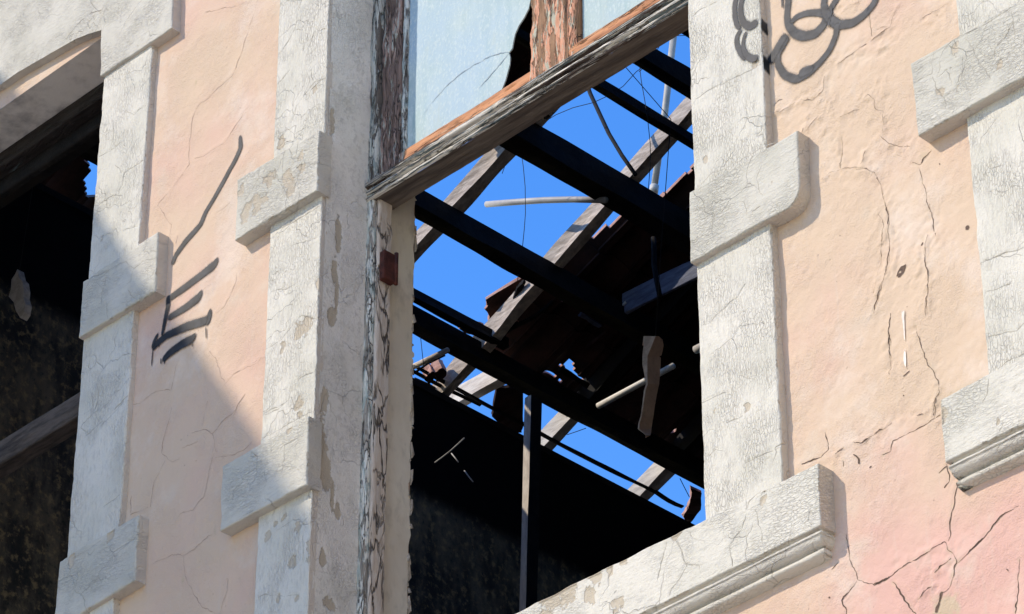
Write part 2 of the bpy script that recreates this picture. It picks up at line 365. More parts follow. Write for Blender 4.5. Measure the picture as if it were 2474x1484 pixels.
CRACK_R = [(R1, [(1745,1150),(1760,1260),(1790,1350),(1820,1484)]), (R1, [(1690,1140),(1750,1145),(1780,1110),(1830,1050)]), (R1, [(725,740),(760,700),(790,690)]),
 (R1, [(940,920),(950,890)]), (R1, [(1205,960),(1205,1170)]), (R1, [(1400,40),(1405,160),(1420,260)]), (R1, [(1490,1340),(1500,1420),(1520,1484)]), (R1, [(1300,1180),(1370,1175),(1430,1200)]),
 (R2, [(1500,0),(1520,60),(1535,150)]), (R2, [(1520,200),(1530,300),(1530,400),(1515,500)]), (R2, [(1480,570),(1450,680),(1425,770)]), (R2, [(1810,20),(1840,140),(1860,240)]),
 (R2, [(1785,300),(1785,400),(1805,520),(1800,620),(1800,780)]), (R2, [(1720,850),(1740,950),(1790,1080),(1850,1170),(1880,1260),(1880,1320),(1850,1400),(1845,1484)]),
 (R2, [(1545,780),(1540,900),(1545,1080)]), (R3, [(1855,0),(1850,60),(1845,120),(1780,170),(1700,210),(1620,250),(1560,280),(1545,350),(1490,380)]), (R3, [(1845,125),(1890,100)]),
 (R3, [(1550,160),(1500,200),(1430,240),(1380,280),(1350,305),(1300,295)]), (R3, [(1095,210),(1110,280),(1110,340),(1060,390),(1000,420),(920,450)]),
 (R3, [(1165,370),(1220,330)]), (R3, [(1220,410),(1215,460)]),
 (R3, [(1230,930),(1250,1030),(1280,1130),(1310,1240),(1370,1255),(1430,1275),(1460,1280),(1540,1230),(1600,1175),(1700,1110),(1800,1050),(1880,1005),(1935,985),(1945,1030),(1990,1080),(2010,1130),(1990,1170),(1970,1250),(1950,1310),(1900,1330)]),
 (R3, [(1310,1250),(1270,1320),(1215,1390),(1240,1450),(1243,1484)]), (R3, [(2010,580),(1985,670),(1965,770),(1955,890),(1960,940),(1940,985)]),
 (R3, [(2015,1120),(2080,1070),(2150,1000),(2230,910),(2310,810),(2380,760),(2430,730)]), (R3, [(1560,1260),(1620,1320),(1660,1390),(1700,1460),(1720,1484)]),
 (R3, [(1850,1200),(1900,1150),(1980,1095)]), (R3, [(1150,1160),(1185,1120)]), (R3, [(1740,1380),(1800,1300),(1830,1290)]), (R3, [(1930,450),(1950,520),(1945,560),(1915,610)]), (R3, [(1885,500),(1930,460)]), (R3,[(2410,1484),(2430,1300),(2435,1100)])]
WIDE_R = [(R3, [(1300,360),(1320,400),(1330,445)], .006), (R3, [(1430,1275),(1460,1280),(1540,1225)], .004), (R3, [(1740,95),(1780,80)], .004), (R2, [(1590,500),(1600,470),(1640,440),(1620,500),(1600,515)], .014), (R2, [(2078,165),(2090,180)], .009),
 (R3, [(1900,1330),(1880,1400),(1860,1484)], .008), (R3, [(2350,1178),(2370,1185)], .004), (R3, [(1400,470),(1412,455)], .005), (R3, [(1112,1378),(1122,1372)],.006), (R1, [(1882,1142),(1886,1150)],.004), (R2, [(1755,300),(1765,280)],.006),(R2,[(1165,540),(1168,546)],.004),(R2,[(1645,1335),(1650,1338)],.004),(R2,[(1640,1215),(1680,1180)],.003)]
WH = dict(
 ls=[(L1, [(860,750),(890,785),(930,800),(960,770),(1020,735)]), (L1, [(690,1090),(740,1060),(800,1030),(840,990)]), (L1, [(1000,1110),(930,1160),(870,1200),(850,1290),(820,1340)]), (L1, [(800,1155),(830,1170),(845,1210)]), (L1, [(680,1430),(730,1400),(790,1360),(850,1360)]), (L1,[(780,800),(790,900),(780,1000)]),
     (L2, [(860,195),(960,155)]), (L3, [(695,180),(780,90),(860,5)]), (L3, [(720,735),(800,680),(835,650)]), (L2, [(800,1430),(860,1370),(885,1340)])],
 l2=[(L2, [(930,460),(910,540),(880,560)]), (L2, [(930,460),(870,410),(800,440),(700,510)]), (L2, [(730,480),(735,540),(710,620),(700,700)]), (L2, [(890,590),(910,640),(930,665)]), (L2, [(740,690),(755,800)]), (L2, [(930,460),(1000,400),(1080,390)])],
 l3=[(L3, [(890,975),(950,955)]), (L3, [(780,1060),(850,1010),(930,960)]), (L3, [(500,1100),(600,1040),(700,970)])],
 arch=[(L1, [(465,270),(500,220),(560,150),(640,90),(745,55),(765,100)]), (L1, [(745,55),(830,75),(880,50)])],
 ms=[(L1, [(2100,0),(2060,100),(2050,200),(2000,300),(1940,385)]), (L1, [(2195,210),(2150,320),(2140,400)]), (L1, [(2050,205),(2110,200)]), (L1, [(1925,595),(1975,540),(2020,480)]), (L1, [(2270,540),(2190,570),(2150,620),(2100,680),(2060,740),(2045,800),(2020,860)]),
     (L1, [(2210,215),(2275,198)]), (L1, [(2160,480),(2180,560)]), (L1,[(1945,40),(1990,10),(2020,0)]),
     (L2, [(1890,200),(1960,170),(2060,120),(2220,20)]), (L2, [(1845,1015),(1900,990),(1960,940),(2000,890),(2080,790),(2130,790),(2200,810)]), (L2, [(1840,1455),(1920,1420),(2000,1370),(2030,1270),(2090,1210),(2200,1170)]),
     (L2, [(2020,1350),(2050,1420),(2070,1460)]), (L3, [(1845,95),(1930,60),(1990,0)]), (L3, [(1820,260),(1900,220),(2000,160),(2190,60)]), (L2,[(1880,610),(1990,600),(2060,560)]), (L2,[(2030,290),(2110,280),(2225,230)]),
     (L3, [(1790,1370),(1860,1345),(1950,1350),(2080,1350)]), (L3, [(2100,940),(2110,1040),(2100,1140)])],
 m1=[(L1, [(1905,945),(1950,925),(2000,895),(2050,935),(2130,890),(2210,870)]), (L1, [(1800,1160),(1800,1240),(1880,1215),(1930,1245),(2010,1240),(2060,1290)]), (L1, [(1970,1050),(1965,1150),(1975,1220)]), (L1, [(2070,990),(2060,1080),(2030,1130)]), (L1, [(2080,1050),(2140,1045)]), (L1, [(2120,1060),(2090,1180),(2050,1300),(2030,1420)]), (L1, [(1800,1240),(1740,1340),(1700,1400)])],
 m2=[(L3, [(1975,310),(2050,270),(2140,225)]), (L3, [(1975,310),(1980,400),(1960,500)]), (L3, [(1830,500),(1860,560)]), (L3, [(1690,800),(1760,760)])],
 rs=[(R2, [(225,850),(290,830),(340,770),(420,700),(480,650),(540,560)]), (R3, [(540,425),(640,380),(720,340),(790,310)]), (R3, [(280,380),(330,330),(400,340)]), (R3, [(410,150),(520,100)]), (R3, [(240,10),(330,-40),(400,-60)]), (R1, [(150,120),(240,60),(330,20)]), (R1,[(190,690),(300,620),(420,560),(640,450)]), (R2,[(720,1240),(760,1210)]), (R2,[(480,1190),(530,1225),(600,1240)])],
 rg=[(R1, [(640,1160),(610,1240),(620,1320),(650,1370)]), (R1, [(230,1280),(290,1220),(400,1170),(520,1110),(640,1040),(780,970)]), (R1, [(480,1380),(520,1400),(540,1484)]), (R2, [(580,60),(640,20)]), (R2,[(220,310),(190,280)])],
 sill=[(R3, [(50,960),(90,1040),(120,1140),(80,1230),(30,1300),(10,1360)]), (R3, [(120,1140),(200,1140),(220,1200)]), (R3, [(540,680),(545,750),(605,745),(620,840),(640,930),(650,980)]), (R3, [(430,1000),(440,1080),(445,1150)]), (R3, [(985,770),(975,840),(990,870)]), (R3, [(430,1000),(500,900),(540,800)]), (R3, [(540,750),(560,690),(640,620)]),
       (M3, [(2310,960),(2350,1040),(2380,1130),(2440,1140)]), (M3, [(2250,980),(2230,1060),(2190,1240)])],
 bi=[(R1, [(2380,60),(2390,160),(2340,260),(2270,330),(2265,400),(2220,415),(2160,370)]), (R1, [(2390,160),(2400,250)]), (R1, [(2070,260),(2130,370),(2180,460),(2240,545)]), (R1, [(1980,270),(1990,330)]), (R1, [(1840,370),(1825,440),(1830,520),(1700,580)]), (R1, [(1835,540),(1870,620),(1920,690),(1930,760)]),
     (R1, [(1920,670),(1980,640),(2030,550),(2050,490),(2050,400)]), (R1, [(2050,540),(2080,640)]), (R1, [(1700,460),(1840,370),(1990,280),(2200,170),(2400,50)]), (R1, [(1720,500),(1790,440),(1880,400)])],
 rr=[(R2, [(2190,410),(2280,380),(2350,345),(2470,320)]), (R2, [(2230,935),(2340,905),(2430,880),(2473,830)]), (R2,[(2200,630),(2300,600),(2380,560)]), (R2,[(2260,1160),(2360,1100),(2470,1050)]), (R1,[(2230,1170),(2330,1150)])],
 bj=[(R2, [(2220,1240),(2215,1320),(2180,1390)]), (R2, [(2430,1260),(2390,1310)]), (R3, [(2330,150),(2300,210)])])
CHIPS = [(L1, 1930, 965, .016), (L1, 1900, 1255, .022), (L1, 2010, 1265, .020), (L1, 1700, 1330, .015), (L1, 1800, 1430, .022), (L1, 2120, 1180, .014), (L1, 2110, 1100, .010), (L1, 2040, 1310, .016), (L1,1850,1400,.018), (L1,2160,600,.012),
 (L2, 2100, 830, .022), (L2, 2040, 870, .016), (L2, 2190, 520, .012), (L2, 1930, 1000, .010), (L2, 2040, 1380, .014), (L2, 1730, 60, .020), (L2,1820,30,.02),(L2,1720,130,.012),
 (L3, 2060, 60, .010), (L3, 2040, 200, .012), (L3, 780, 950, .018), (L3, 510, 1105, .014), (L3, 1940, 790, .010), (L3, 1825, 930, .014), (L3, 2030, 880, .010), (L3, 2005, 1090, .018), (L3, 2110, 1010, .014), (L3, 1880, 820, .010), (L3,2120,1090,.012),(L3,2130,1220,.008),(L3,1900,1350,.008),(L3,2030,1352,.008),
 (R1, 590, 430, .012), (R1, 1900, 660, .012), (R2, 525, 1415, .010), (R3, 525, 40, .010), (R1, 235, 1130, .010), (R1, 2010, 350, .010), (R1,2310,450,.01), (R1,1900,1110,.012), (R3,2320,155,.01),(R3,1940,120,.01),
 (R3, 700, 690, .008), (R3, 100, 950, .012), (M3, 2000, 1100, .014), (M3, 1800, 1220, .022), (M3, 1600, 1330, .03), (M3, 1480, 1400, .03), (M3, 1900, 1170, .012), (M3, 1750, 1380, .018), (M3,1950,1440,.02), (R3, 1925, 1420, .030), (R1, 1775, 1085, .010)]
CHIPXZ = [(*fac(f, [(x, y)], .03)[0], r) for f, x, y, r in CHIPS]
def chipfield(X, Z):
    c = np.zeros_like(X); X0_, Z0_ = X, Z; X = X0_+.016*fbm(X0_, Z0_, 42, 61, 4); Z = Z0_+.022*fbm(X0_, Z0_, 34, 62, 4)
    for cx, cz, r in CHIPXZ:
        m = (np.abs(X-cx) < r*3) & (np.abs(Z-cz) < r*4)
        if m.any():
            d = np.hypot(X[m]-cx, (Z[m]-cz)*.75)/r; c[m] = np.maximum(c[m], np.clip(1.15-d*.62, 0, 1))
    return c

# ------------------------------------------------------------------ SETTING
g = box('ground', -60, 60, -80, 40, -.3, 0, mat_simple('street_paving', (.60, .55, .48), (.52, .48, .43), 2)); tag(g, kind='structure')
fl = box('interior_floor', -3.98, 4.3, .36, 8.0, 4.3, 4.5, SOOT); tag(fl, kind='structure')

WT = .345                                     # wall thickness
OL = (-3.22, -1.781, 6.35, 8.852)              # left opening
OC = (-.75, .664, 6.03, 9.35)                 # centre opening
facade = empty('facade_wall', (-1.2, 0, 0), 'old pink plastered facade wall with cracked white window surrounds', 'wall')
xs = sorted({-4.3, OL[0], OL[1], OC[0], OC[1], 4.6}); zs = sorted({0.0, OL[2], OC[2], OL[3], OC[3], 11.0})
V = []; Fc = []
def quad(a, b, c, d):
    i = len(V); V.extend([a, b, c, d]); Fc.append((i, i+1, i+2, i+3))
for i in range(len(xs)-1):
    for j in range(len(zs)-1):
        xc = (xs[i]+xs[i+1])/2; zc = (zs[j]+zs[j+1])/2
        if any(o[0] < xc < o[1] and o[2] < zc < o[3] for o in (OL, OC)): continue
        quad((xs[i], .006, zs[j]), (xs[i+1], .006, zs[j]), (xs[i+1], .006, zs[j+1]), (xs[i], .006, zs[j+1]))
        quad((xs[i+1], WT, zs[j]), (xs[i], WT, zs[j]), (xs[i], WT, zs[j+1]), (xs[i+1], WT, zs[j+1]))
quad((-4.3, .006, 11), (4.6, .006, 11), (4.6, WT, 11), (-4.3, WT, 11))
o_ = OC; quad((o_[1], .006, o_[2]), (o_[1], .006, o_[3]), (o_[1], WT, o_[3]), (o_[1], WT, o_[2]))
quad((o_[0], .006, o_[3]), (o_[0], WT, o_[3]), (o_[1], WT, o_[3]), (o_[1], .006, o_[3]))
quad((o_[0], .006, o_[2]), (o_[1], .006, o_[2]), (o_[1], WT, o_[2]), (o_[0], WT, o_[2]))
quad((o_[0]-.004, .006, o_[2]), (o_[0]-.004, WT, o_[2]), (o_[0]-.004, WT, o_[3]), (o_[0]-.004, .006, o_[3]))
o_ = OL; quad((o_[1], .006, o_[2]), (o_[1], .006, o_[3]), (o_[1], WT, o_[3]), (o_[1], WT, o_[2]))
quad((o_[0], .006, o_[2]), (o_[1], .006, o_[2]), (o_[1], WT, o_[2]), (o_[0], WT, o_[2]))
quad((o_[0], .006, o_[2]), (o_[0], WT, o_[2]), (o_[0], WT, o_[3]), (o_[0], .006, o_[3]))
link('wall_core', mesh('wall_core', V, Fc, attrs={'tone': [.3]*len(V)}), PINK, facade)

# pink plaster coats with real relief
def lines_of(lst, t=0): return [fac(f, p, t) for f, p in lst]
LN_PL = lines_of(PINK_L); LN_RR = lines_of(RIDGE_R); LN_CR = lines_of(CRACK_R)
def disp_pinkL(X, Z):
    d = .0022*fbm(X, Z, 3.2, 11) + .0008*fbm(X, Z, 22, 12)
    c = seg_dist(X, Z, LN_PL); d = d + .0012*np.exp(-(c/.010)**2) - .0012*np.exp(-(c/.003)**2)
    return d
def disp_pinkR(X, Z):
    d = .004*fbm(X, Z, 2.6, 21) + .0016*fbm(X, Z, 14, 22) + .0010*fbm(X, Z, 60, 23, 3)
    wx = X + .008*fbm(X, Z, 20, 31) + .006*fbm(X, Z, 70, 37); wz = Z + .008*fbm(X, Z, 20, 32) + .006*fbm(X, Z, 70, 38)
    c = seg_dist(wx, wz, LN_RR); amp = np.clip(.55+1.4*fbm(X, Z, 16, 33), 0, 1.3)
    d = d + amp*.0042*np.exp(-(c/.0055)**2) - .0026*np.exp(-(c/.0026)**2) + .0036*np.exp(-(c/.032)**2)*fbm(X, Z, 60, 36, 3)
    c = seg_dist(X, Z, LN_CR); side = .0016*np.exp(-(c/.014)**2)*np.clip(fbm(X, Z, 9, 35)+.6, 0, 1.3)
    d = d + side - .0015*np.exp(-(c/.003)**2)
    return d
def coat(name, x0, x1, z0, z1, st, fn, tone, keep=None, stain=None):
    nx = int((x1-x0)/st)+1; nz = int((z1-z0)/st)+1
    X, Z = np.meshgrid(np.linspace(x0, x1, nx), np.linspace(z0, z1, nz))
    D = fn(X, Z); ed = np.clip(np.minimum(np.minimum(X-x0, x1-X), np.minimum(Z-z0, z1-Z))/.05, 0, 1); ed = ed*ed*(3-2*ed)
    D = D*ed - .0085*(1-ed); Vv = np.stack([X, -D, Z], -1).reshape(-1, 3)
    idx = np.arange(nx*nz).reshape(nz, nx)
    Q = np.stack([idx[:-1, :-1], idx[:-1, 1:], idx[1:, 1:], idx[1:, :-1]], -1).reshape(-1, 4)
    if keep is not None:
        cx = ((X[:-1, :-1]+X[1:, 1:])/2).ravel(); cz = ((Z[:-1, :-1]+Z[1:, 1:])/2).ravel(); Q = Q[keep(cx, cz)]
    sm = np.ones(len(Q), bool)
    return link(name, np_mesh(name, Vv, Q, sm, {'tone': tone(X, Z), 'stain': (stain(X, Z) if stain else np.zeros_like(X))}), PINK, facade)
coat('plaster_coat', -1.70, -.86, 6.25, 9.0, .0042, disp_pinkL, lambda X, Z: .35+.2*fbm(X, Z, 1.7, 5),
     stain=lambda X, Z: np.clip(fbm(X, Z*.45, 34, 8, 4)-.50, 0, 1)*3.2*(np.clip(fbm(X, Z, 3, 9)+.3, 0, 1)))
def toneR(X, Z): return np.clip(.12 + .75*np.clip((6.13-Z-.22*(X-1.2))/.5, 0, 1)*np.clip((X-.85)/.35, .25, 1) + .3*fbm(X, Z, 2.2, 6, 4), 0, 1)
def stainR(X, Z):
    s = np.zeros_like(X)
    for f, x, y, r, a in ((R2, 1765, 250, .012, 1.), (R3, 1925, 1430, .035, 1.5), (R1, 1775, 1085, .014, .8), (R3, 1150, 470, .03, .35), (R2, 1900, 1340, .03, .5), (R1,1900,350,.04,.3)):
        (cx, cz), = fac(f, [(x, y)]); s = np.maximum(s, a*np.clip(1.3-np.hypot(X-cx, Z-cz)/r+.6*fbm(X, Z, 60, 41), 0, 1))
    c = seg_dist(X, Z, LN_CR); s = np.maximum(s, .75*np.exp(-(c/.005)**2)*np.clip(.3+1.2*fbm(X, Z, 50, 43, 3), 0, 1))
    c = seg_dist(X, Z, LEDGE); s = np.maximum(s, .8*np.exp(-(c/.010)**2)*np.clip(.4+1.4*fbm(X, Z, 26, 44, 4), 0, 1))
    return np.clip(s, 0, 1)
LEDGE = lines_of([(R2, [(1860, 1380), (2300, 1150), (2473, 1062)]), (R1, [(1660, 455), (1850, 350), (2010, 270)]), (R3, [(860, 505), (1050, 420), (1160, 470)]), (R1, [(720, 1010), (900, 900)]), (R1, [(690, 0), (700, 400), (735, 1000)])])
coat('plaster_coat', .30, 2.15, 5.35, 7.80, .0040, disp_pinkR, toneR,
     lambda x, z: ~((x < OC[1]+.03) & (z > OC[2]-.03)) & ~((x > 1.75) & (z > 6.6)), stainR)

# thin ribbons: crack lines and sprayed strokes lying on the relief
def ribbons(name, jobs, mat, parent, surf, lift=.0007, kind='stuff'):
    V = []; Fc = []
    for pts, wd in jobs:
        P = np.array(pts, float); seg = np.hypot(*np.diff(P, axis=0).T); L = np.concatenate([[0], np.cumsum(seg)])
        n = max(3, int(L[-1]/.0045)); s = np.linspace(0, L[-1], n)
        x = np.interp(s, L, P[:, 0]); z = np.interp(s, L, P[:, 1]); sd = random.randint(0, 999)
        x = x + .0055*fbm(s, s*0, 24, sd) + .0025*fbm(s, s*0, 90, sd+4); z = z + .0055*fbm(s, s*0, 24, sd+1) + .0025*fbm(s, s*0, 90, sd+5)
        tx = np.gradient(x); tz = np.gradient(z); ln = np.hypot(tx, tz)+1e-9; nx = -tz/ln; nz = tx/ln
        wv = wd*(.35+.65*np.sin(np.linspace(.12, math.pi-.12, n))**.6)*(1+1.3*fbm(s, s*0, 50, sd+2)).clip(.3, 2)/2
        i0 = len(V)
        a = surf(x+nx*wv, z+nz*wv); b = surf(x-nx*wv, z-nz*wv)
        for k in range(n):
            V.append((x[k]+nx[k]*wv[k], a[k]-lift, z[k]+nz[k]*wv[k])); V.append((x[k]-nx[k]*wv[k], b[k]-lift, z[k]-nz[k]*wv[k]))
        for k in range(n-1): Fc.append((i0+2*k, i0+2*k+1, i0+2*k+3, i0+2*k+2))
    o = link(name, mesh(name, V, Fc), mat, parent)
    if kind: o['kind'] = kind
    return o
sL = lambda x, z: -disp_pinkL(x, z); sR = lambda x, z: -disp_pinkR(x, z)
ribbons('plaster_crack', [(p, .0016) for p in LN_PL], CRACKL, facade, sL)
ribbons('plaster_crack', [(p, .0024 if c_[0] is R3 else .0013) for p, c_ in zip(LN_CR, CRACK_R)] + [(p, .0009) for p in LN_RR[::2]], CRACK, facade, sR, .0009)
ribbons('plaster_crack', [(fac(f, p), w*.8) for f, p, w in WIDE_R], CRACK, facade, sR, .0012)

# ------------------------------------------------------------------ white slabs of the window surrounds
def slab(name, q, t, mat, cracks=(), st=.0045, bev=.005, rnd=0.0, amp=.0012, seed=0, parent=facade, wob=.0016, chipedge=.35, sidev=1.0):
    """quad q = TL, TR, BR, BL (X, Z) of the front face; grid with worn edges, sides down to the wall"""
    TL, TR, BR, BL = [np.array(p, float) for p in q]
    W = max(np.linalg.norm(TR-TL), np.linalg.norm(BR-BL)); H = max(np.linalg.norm(TL-BL), np.linalg.norm(TR-BR))
    nx = int(W/st)+2; nz = int(H/st)+2
    def axis(n, L):
        a = np.linspace(0, 1, n); e = np.array([.0008, .002, .0035])/L
        return np.unique(np.concatenate([a, e, 1-e]))
    a = axis(nx, W); b = axis(nz, H); nx, nz = len(a), len(b)
    A, B = np.meshgrid(a, b)
    Pt = (BL*(1-A)[..., None]+BR*A[..., None])*(1-B)[..., None] + (TL*(1-A)[..., None]+TR*A[..., None])*B[..., None]
    X = Pt[..., 0]; Z = Pt[..., 1]
    du = np.minimum(A, 1-A)*W; dv = np.minimum(B, 1-B)*H; e = np.minimum(du, dv)
    ex = np.exp(-(du/.02)**2); ez = np.exp(-(dv/.02)**2)
    X2 = X + ex*wob*2*fbm(X, Z, 16, seed+1, 4); Z2 = Z + ez*wob*2*fbm(X, Z, 16, seed+2, 4)
    if rnd:                                                # rounded lower right corner
        cx = A*W; cz = B*H; m = (cx > W-rnd) & (cz < rnd)
        rx = np.clip((cx-(W-rnd))/rnd, 0, 1); rz = np.clip((rnd-cz)/rnd, 0, 1)
        sx = rx*np.sqrt(1-rz*rz/2); sz = rz*np.sqrt(1-rx*rx/2)
        X2 = X2 + np.where(m, (sx-rx)*rnd, 0); Z2 = Z2 - np.where(m, (sz-rz)*rnd, 0)
    bw = bev*(.7+1.2*np.clip(fbm(X, Z, 20, seed+3)+.2, 0, 1)); ee = np.clip(e/bw, 0, 1)
    drop = bw*(1-np.sqrt(np.clip(1-(1-ee)**2, 0, 1)))
    D = t - drop + amp*fbm(X, Z, 6, seed+4) + .0006*fbm(X, Z, 45, seed+5)
    cl = [fac(f, p, t) for f, p in cracks]
    if cl:
        c = seg_dist(X, Z, cl); D = D - .0014*np.exp(-(c/.0035)**2) + .0006*np.exp(-(c/.012)**2)
    chip = chipfield(X, Z); chip = np.maximum(chip, chipedge*np.exp(-(e/.006)**2)*(1+fbm(X, Z, 30, seed+7)))
    D = D - .0020*np.clip((chip-.4)*4, 0, 1)*(e > .004)
    Vf = np.stack([X2, -D, Z2], -1).reshape(-1, 3)
    idx = np.arange(nx*nz).reshape(nz, nx)
    Q = np.stack([idx[:-1, :-1], idx[:-1, 1:], idx[1:, 1:], idx[1:, :-1]], -1).reshape(-1, 4)
    ring = np.concatenate([idx[0, :], idx[1:, -1], idx[-1, -2::-1], idx[-2:0:-1, 0]])
    m = len(ring); R0 = Vf[ring]; rows = []; base = len(Vf)
    R1_ = R0.copy(); R2_ = R0.copy(); R2_[:, 1] = .008
    R1_[:, 1] = R0[:, 1]*.5; R1_[:, 0] += .001*fbm(R0[:, 0], R0[:, 2], 40, seed+9); R1_[:, 2] += .001*fbm(R0[:, 0], R0[:, 2], 40, seed+8)
    Vs = np.concatenate([R0, R1_, R2_]); k = np.arange(m); k2 = (k+1) % m
    Qs = np.concatenate([np.stack([base+k2, base+k, base+m+k, base+m+k2], -1), np.stack([base+m+k2, base+m+k, base+2*m+k, base+2*m+k2], -1)])
    Vv = np.concatenate([Vf, Vs]); QQ = np.concatenate([Q, Qs])
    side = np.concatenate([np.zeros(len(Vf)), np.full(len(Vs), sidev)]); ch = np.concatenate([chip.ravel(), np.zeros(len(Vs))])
    o = link(name, np_mesh(name, Vv, QQ, np.ones(len(QQ), bool), {'side': side, 'chip': ch}), mat, parent)
    if cl:
        def sf(x, z): return -(t + amp*fbm(x, z, 6, seed+4) + .0006*fbm(x, z, 45, seed+5))
        ribbons('paint_crack', [(p, .0014) for p in cl], CRACKL2, o, sf, .0002)
    return o
def sq(f, pts, t): return fac(f, pts, t)
E1 = OC[0]
def X_(p, t): return on(p[0], p[1], 1, -t)[0]
def Z_(p, t): return on(p[0], p[1], 1, -t)[2]

T = .022
# right jamb of the left window
slab('jamb_strip', [(-1.777, 9.0), (X_(L1(1055, 380), T), 9.0), (X_(L3(825, 850), T), 6.2), (-1.779, 6.2)], T, W_V, WH['ls'], seed=10)
slab('quoin_block', fac(L1, [(706, -170), (1208, -480), (1196, 195), (695, 530)], .034), .034, W_H, seed=20)
slab('quoin_block', fac(L2, [(575, 545), (1097, 197), (1078, 612), (545, 940)], .040), .040, W_H, WH['l2'], seed=30)
slab('quoin_block', fac(L3, [(408, 1115), (960, 788), (938, 1245), (370, 1590)], .038), .038, W_H, WH['l3'], seed=40)
# left jamb of the centre window
T2 = .014
slab('jamb_strip', [(X_(L1(1940, 0), T2), 9.3), (-.7385, 9.3), (-.7385, 6.0), (X_(L3(1770, 1484), T2), 6.0)], T2, W_V, WH['ms'], seed=50, bev=.003)
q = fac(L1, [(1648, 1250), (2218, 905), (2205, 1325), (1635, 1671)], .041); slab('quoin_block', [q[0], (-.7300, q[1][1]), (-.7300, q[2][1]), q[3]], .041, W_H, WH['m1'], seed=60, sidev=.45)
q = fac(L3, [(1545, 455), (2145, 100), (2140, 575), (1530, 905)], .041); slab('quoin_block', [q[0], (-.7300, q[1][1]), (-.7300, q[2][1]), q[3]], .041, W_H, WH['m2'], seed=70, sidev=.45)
# right jamb of the centre window
slab('jamb_strip', [(.659, 9.3), (.899, 9.3), (.899, 6.0), (.659, 6.0)], .024, W_V, WH['rs'], seed=80)
q = fac(R1, [(145, 1340), (895, 905), (912, 1400), (150, 1828)], .043); slab('quoin_block', q, .043, W_H, WH['rg'], seed=90, rnd=.045)
# left jamb of the right window
slab('jamb_strip', [(X_(R1(2005, 100), .012), 8.2), (1.80, 8.2), (1.80, 5.9), (X_(R2(2230, 1170), .012), 5.9)], .013, W_V, WH['rr'], seed=100, bev=.003)
q = fac(R1, [(1685, 440), (2900, -230), (2900, 310), (1735, 945)], .041); q = [q[0], (1.88, q[0][1]), (1.88, q[3][1]), q[3]]; slab('quoin_block', q, .041, W_H, WH['bi'], seed=110)
# hood panel over the left window: curved lower edge
hp = fac(L1, [(-900, 1010), (0, 590), (120, 505), (250, 430), (350, 372), (450, 315), (530, 270), (600, 242), (660, 222), (712, 208)], .022)
top = 9.6
Vh = [(x, -.022, z) for x, z in hp] + [(x, -.022, top) for x, z in hp] + [(x, .008, z) for x, z in hp]
n = len(hp); Fh = [(i, i+1, n+i+1, n+i) for i in range(n-1)] + [(i+1, i, 2*n+i, 2*n+i+1) for i in range(n-1)]
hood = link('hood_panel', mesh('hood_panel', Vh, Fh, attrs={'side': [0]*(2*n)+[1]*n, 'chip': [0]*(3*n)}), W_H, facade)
ribbons('paint_crack', [(fac(f, p, .022), .0014) for f, p in WH['arch']], CRACKW, hood, lambda x, z: -.022+0*x, .0008)

# sills: block with groove, ovolo and bead running under it
def sill(q, t, left, right, cracks, seed, leftend=False):
    o = slab('window_sill', q, t, W_SILL, cracks, seed=seed, bev=.004)
    zb = (q[2][1]+q[3][1])/2; prof = [(t-.004, 0.002), (t-.012, -.001), (t-.013, -.007), (t-.005, -.010), (t-.004, -.016)]
    for k in range(7):
        a = k/6*math.pi/2; prof.append((t-.006-.020*(1-math.cos(a)), -.016-.020*math.sin(a)))
    prof += [(t-.030, -.037), (t-.030, -.042)]
    for k in range(6):
        a = -math.pi/2+k/5*math.pi; prof.append((t-.028+.006*math.cos(a), -.049-.007*math.sin(a-0) if False else -.049+.007*math.sin(-a)))
    prof += [(t-.034, -.058), (-.004, -.062)]
    V = []; Fc = []; n = len(prof)
    xa = np.linspace(left, right, 160); zr = np.interp(xa, [q[3][0], q[2][0]], [q[3][1], q[2][1]])
    for i, x in enumerate(xa):
        for j, (p, dz) in enumerate(prof):
            xx = x
            if i == len(xa)-1: xx = right-(t-p)*.55
            elif not leftend: pass
            if i == 0 and leftend: xx = left+(t-p)*.9
            wv = .0012*(vnoise(np.array(x*30), np.array(j*1.0), seed)-.5)
            V.append((xx, -(p+wv), zr[i]+dz+wv))
    for i in range(len(xa)-1):
        for j in range(n-1):
            Fc.append((i*n+j, i*n+j+1, (i+1)*n+j+1, (i+1)*n+j))
    for i0, sgn in ((0, -1), (len(xa)-1, 1)):               # mitred returns
        b = len(V)
        for j, (p, dz) in enumerate(prof):
            v = V[i0*n+j]; V.append((v[0], .008, v[2]))
        for j in range(n-1):
            f_ = (i0*n+j, i0*n+j+1, b+j+1, b+j); Fc.append(f_ if sgn > 0 else f_[::-1])
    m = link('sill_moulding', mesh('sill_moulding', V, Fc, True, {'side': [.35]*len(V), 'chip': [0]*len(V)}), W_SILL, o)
    mat_o = m
    return o
q = fac(R3, [(0, 935), (1040, 432), (1057, 862), (0, 1395)], .050)
zt = lambda x: np.interp(x, [q[0][0], q[1][0]], [q[0][1], q[1][1]]); sl_t = (q[1][1]-q[0][1])/(q[1][0]-q[0][0]); sl_b = (q[2][1]-q[3][1])/(q[2][0]-q[3][0])
XL = -1.02
qs = [(XL, q[1][1]+sl_t*.5*(XL-q[1][0])), q[1], q[2], (XL, q[2][1]+sl_b*.5*(XL-q[2][0]))]
print('SILL', q, sl_t, sl_b)
sill(qs, .050, XL, q[2][0], WH['sill'], 120)
q = fac(R3, [(1885, -10), (2473, -310), (2473, 155), (1925, 425)], .045)
qs = [q[0], (2.6, q[0][1]), (2.6, q[3][1]), q[3]]
sill(qs, .045, q[3][0], 2.6, WH['bj'], 130, True)

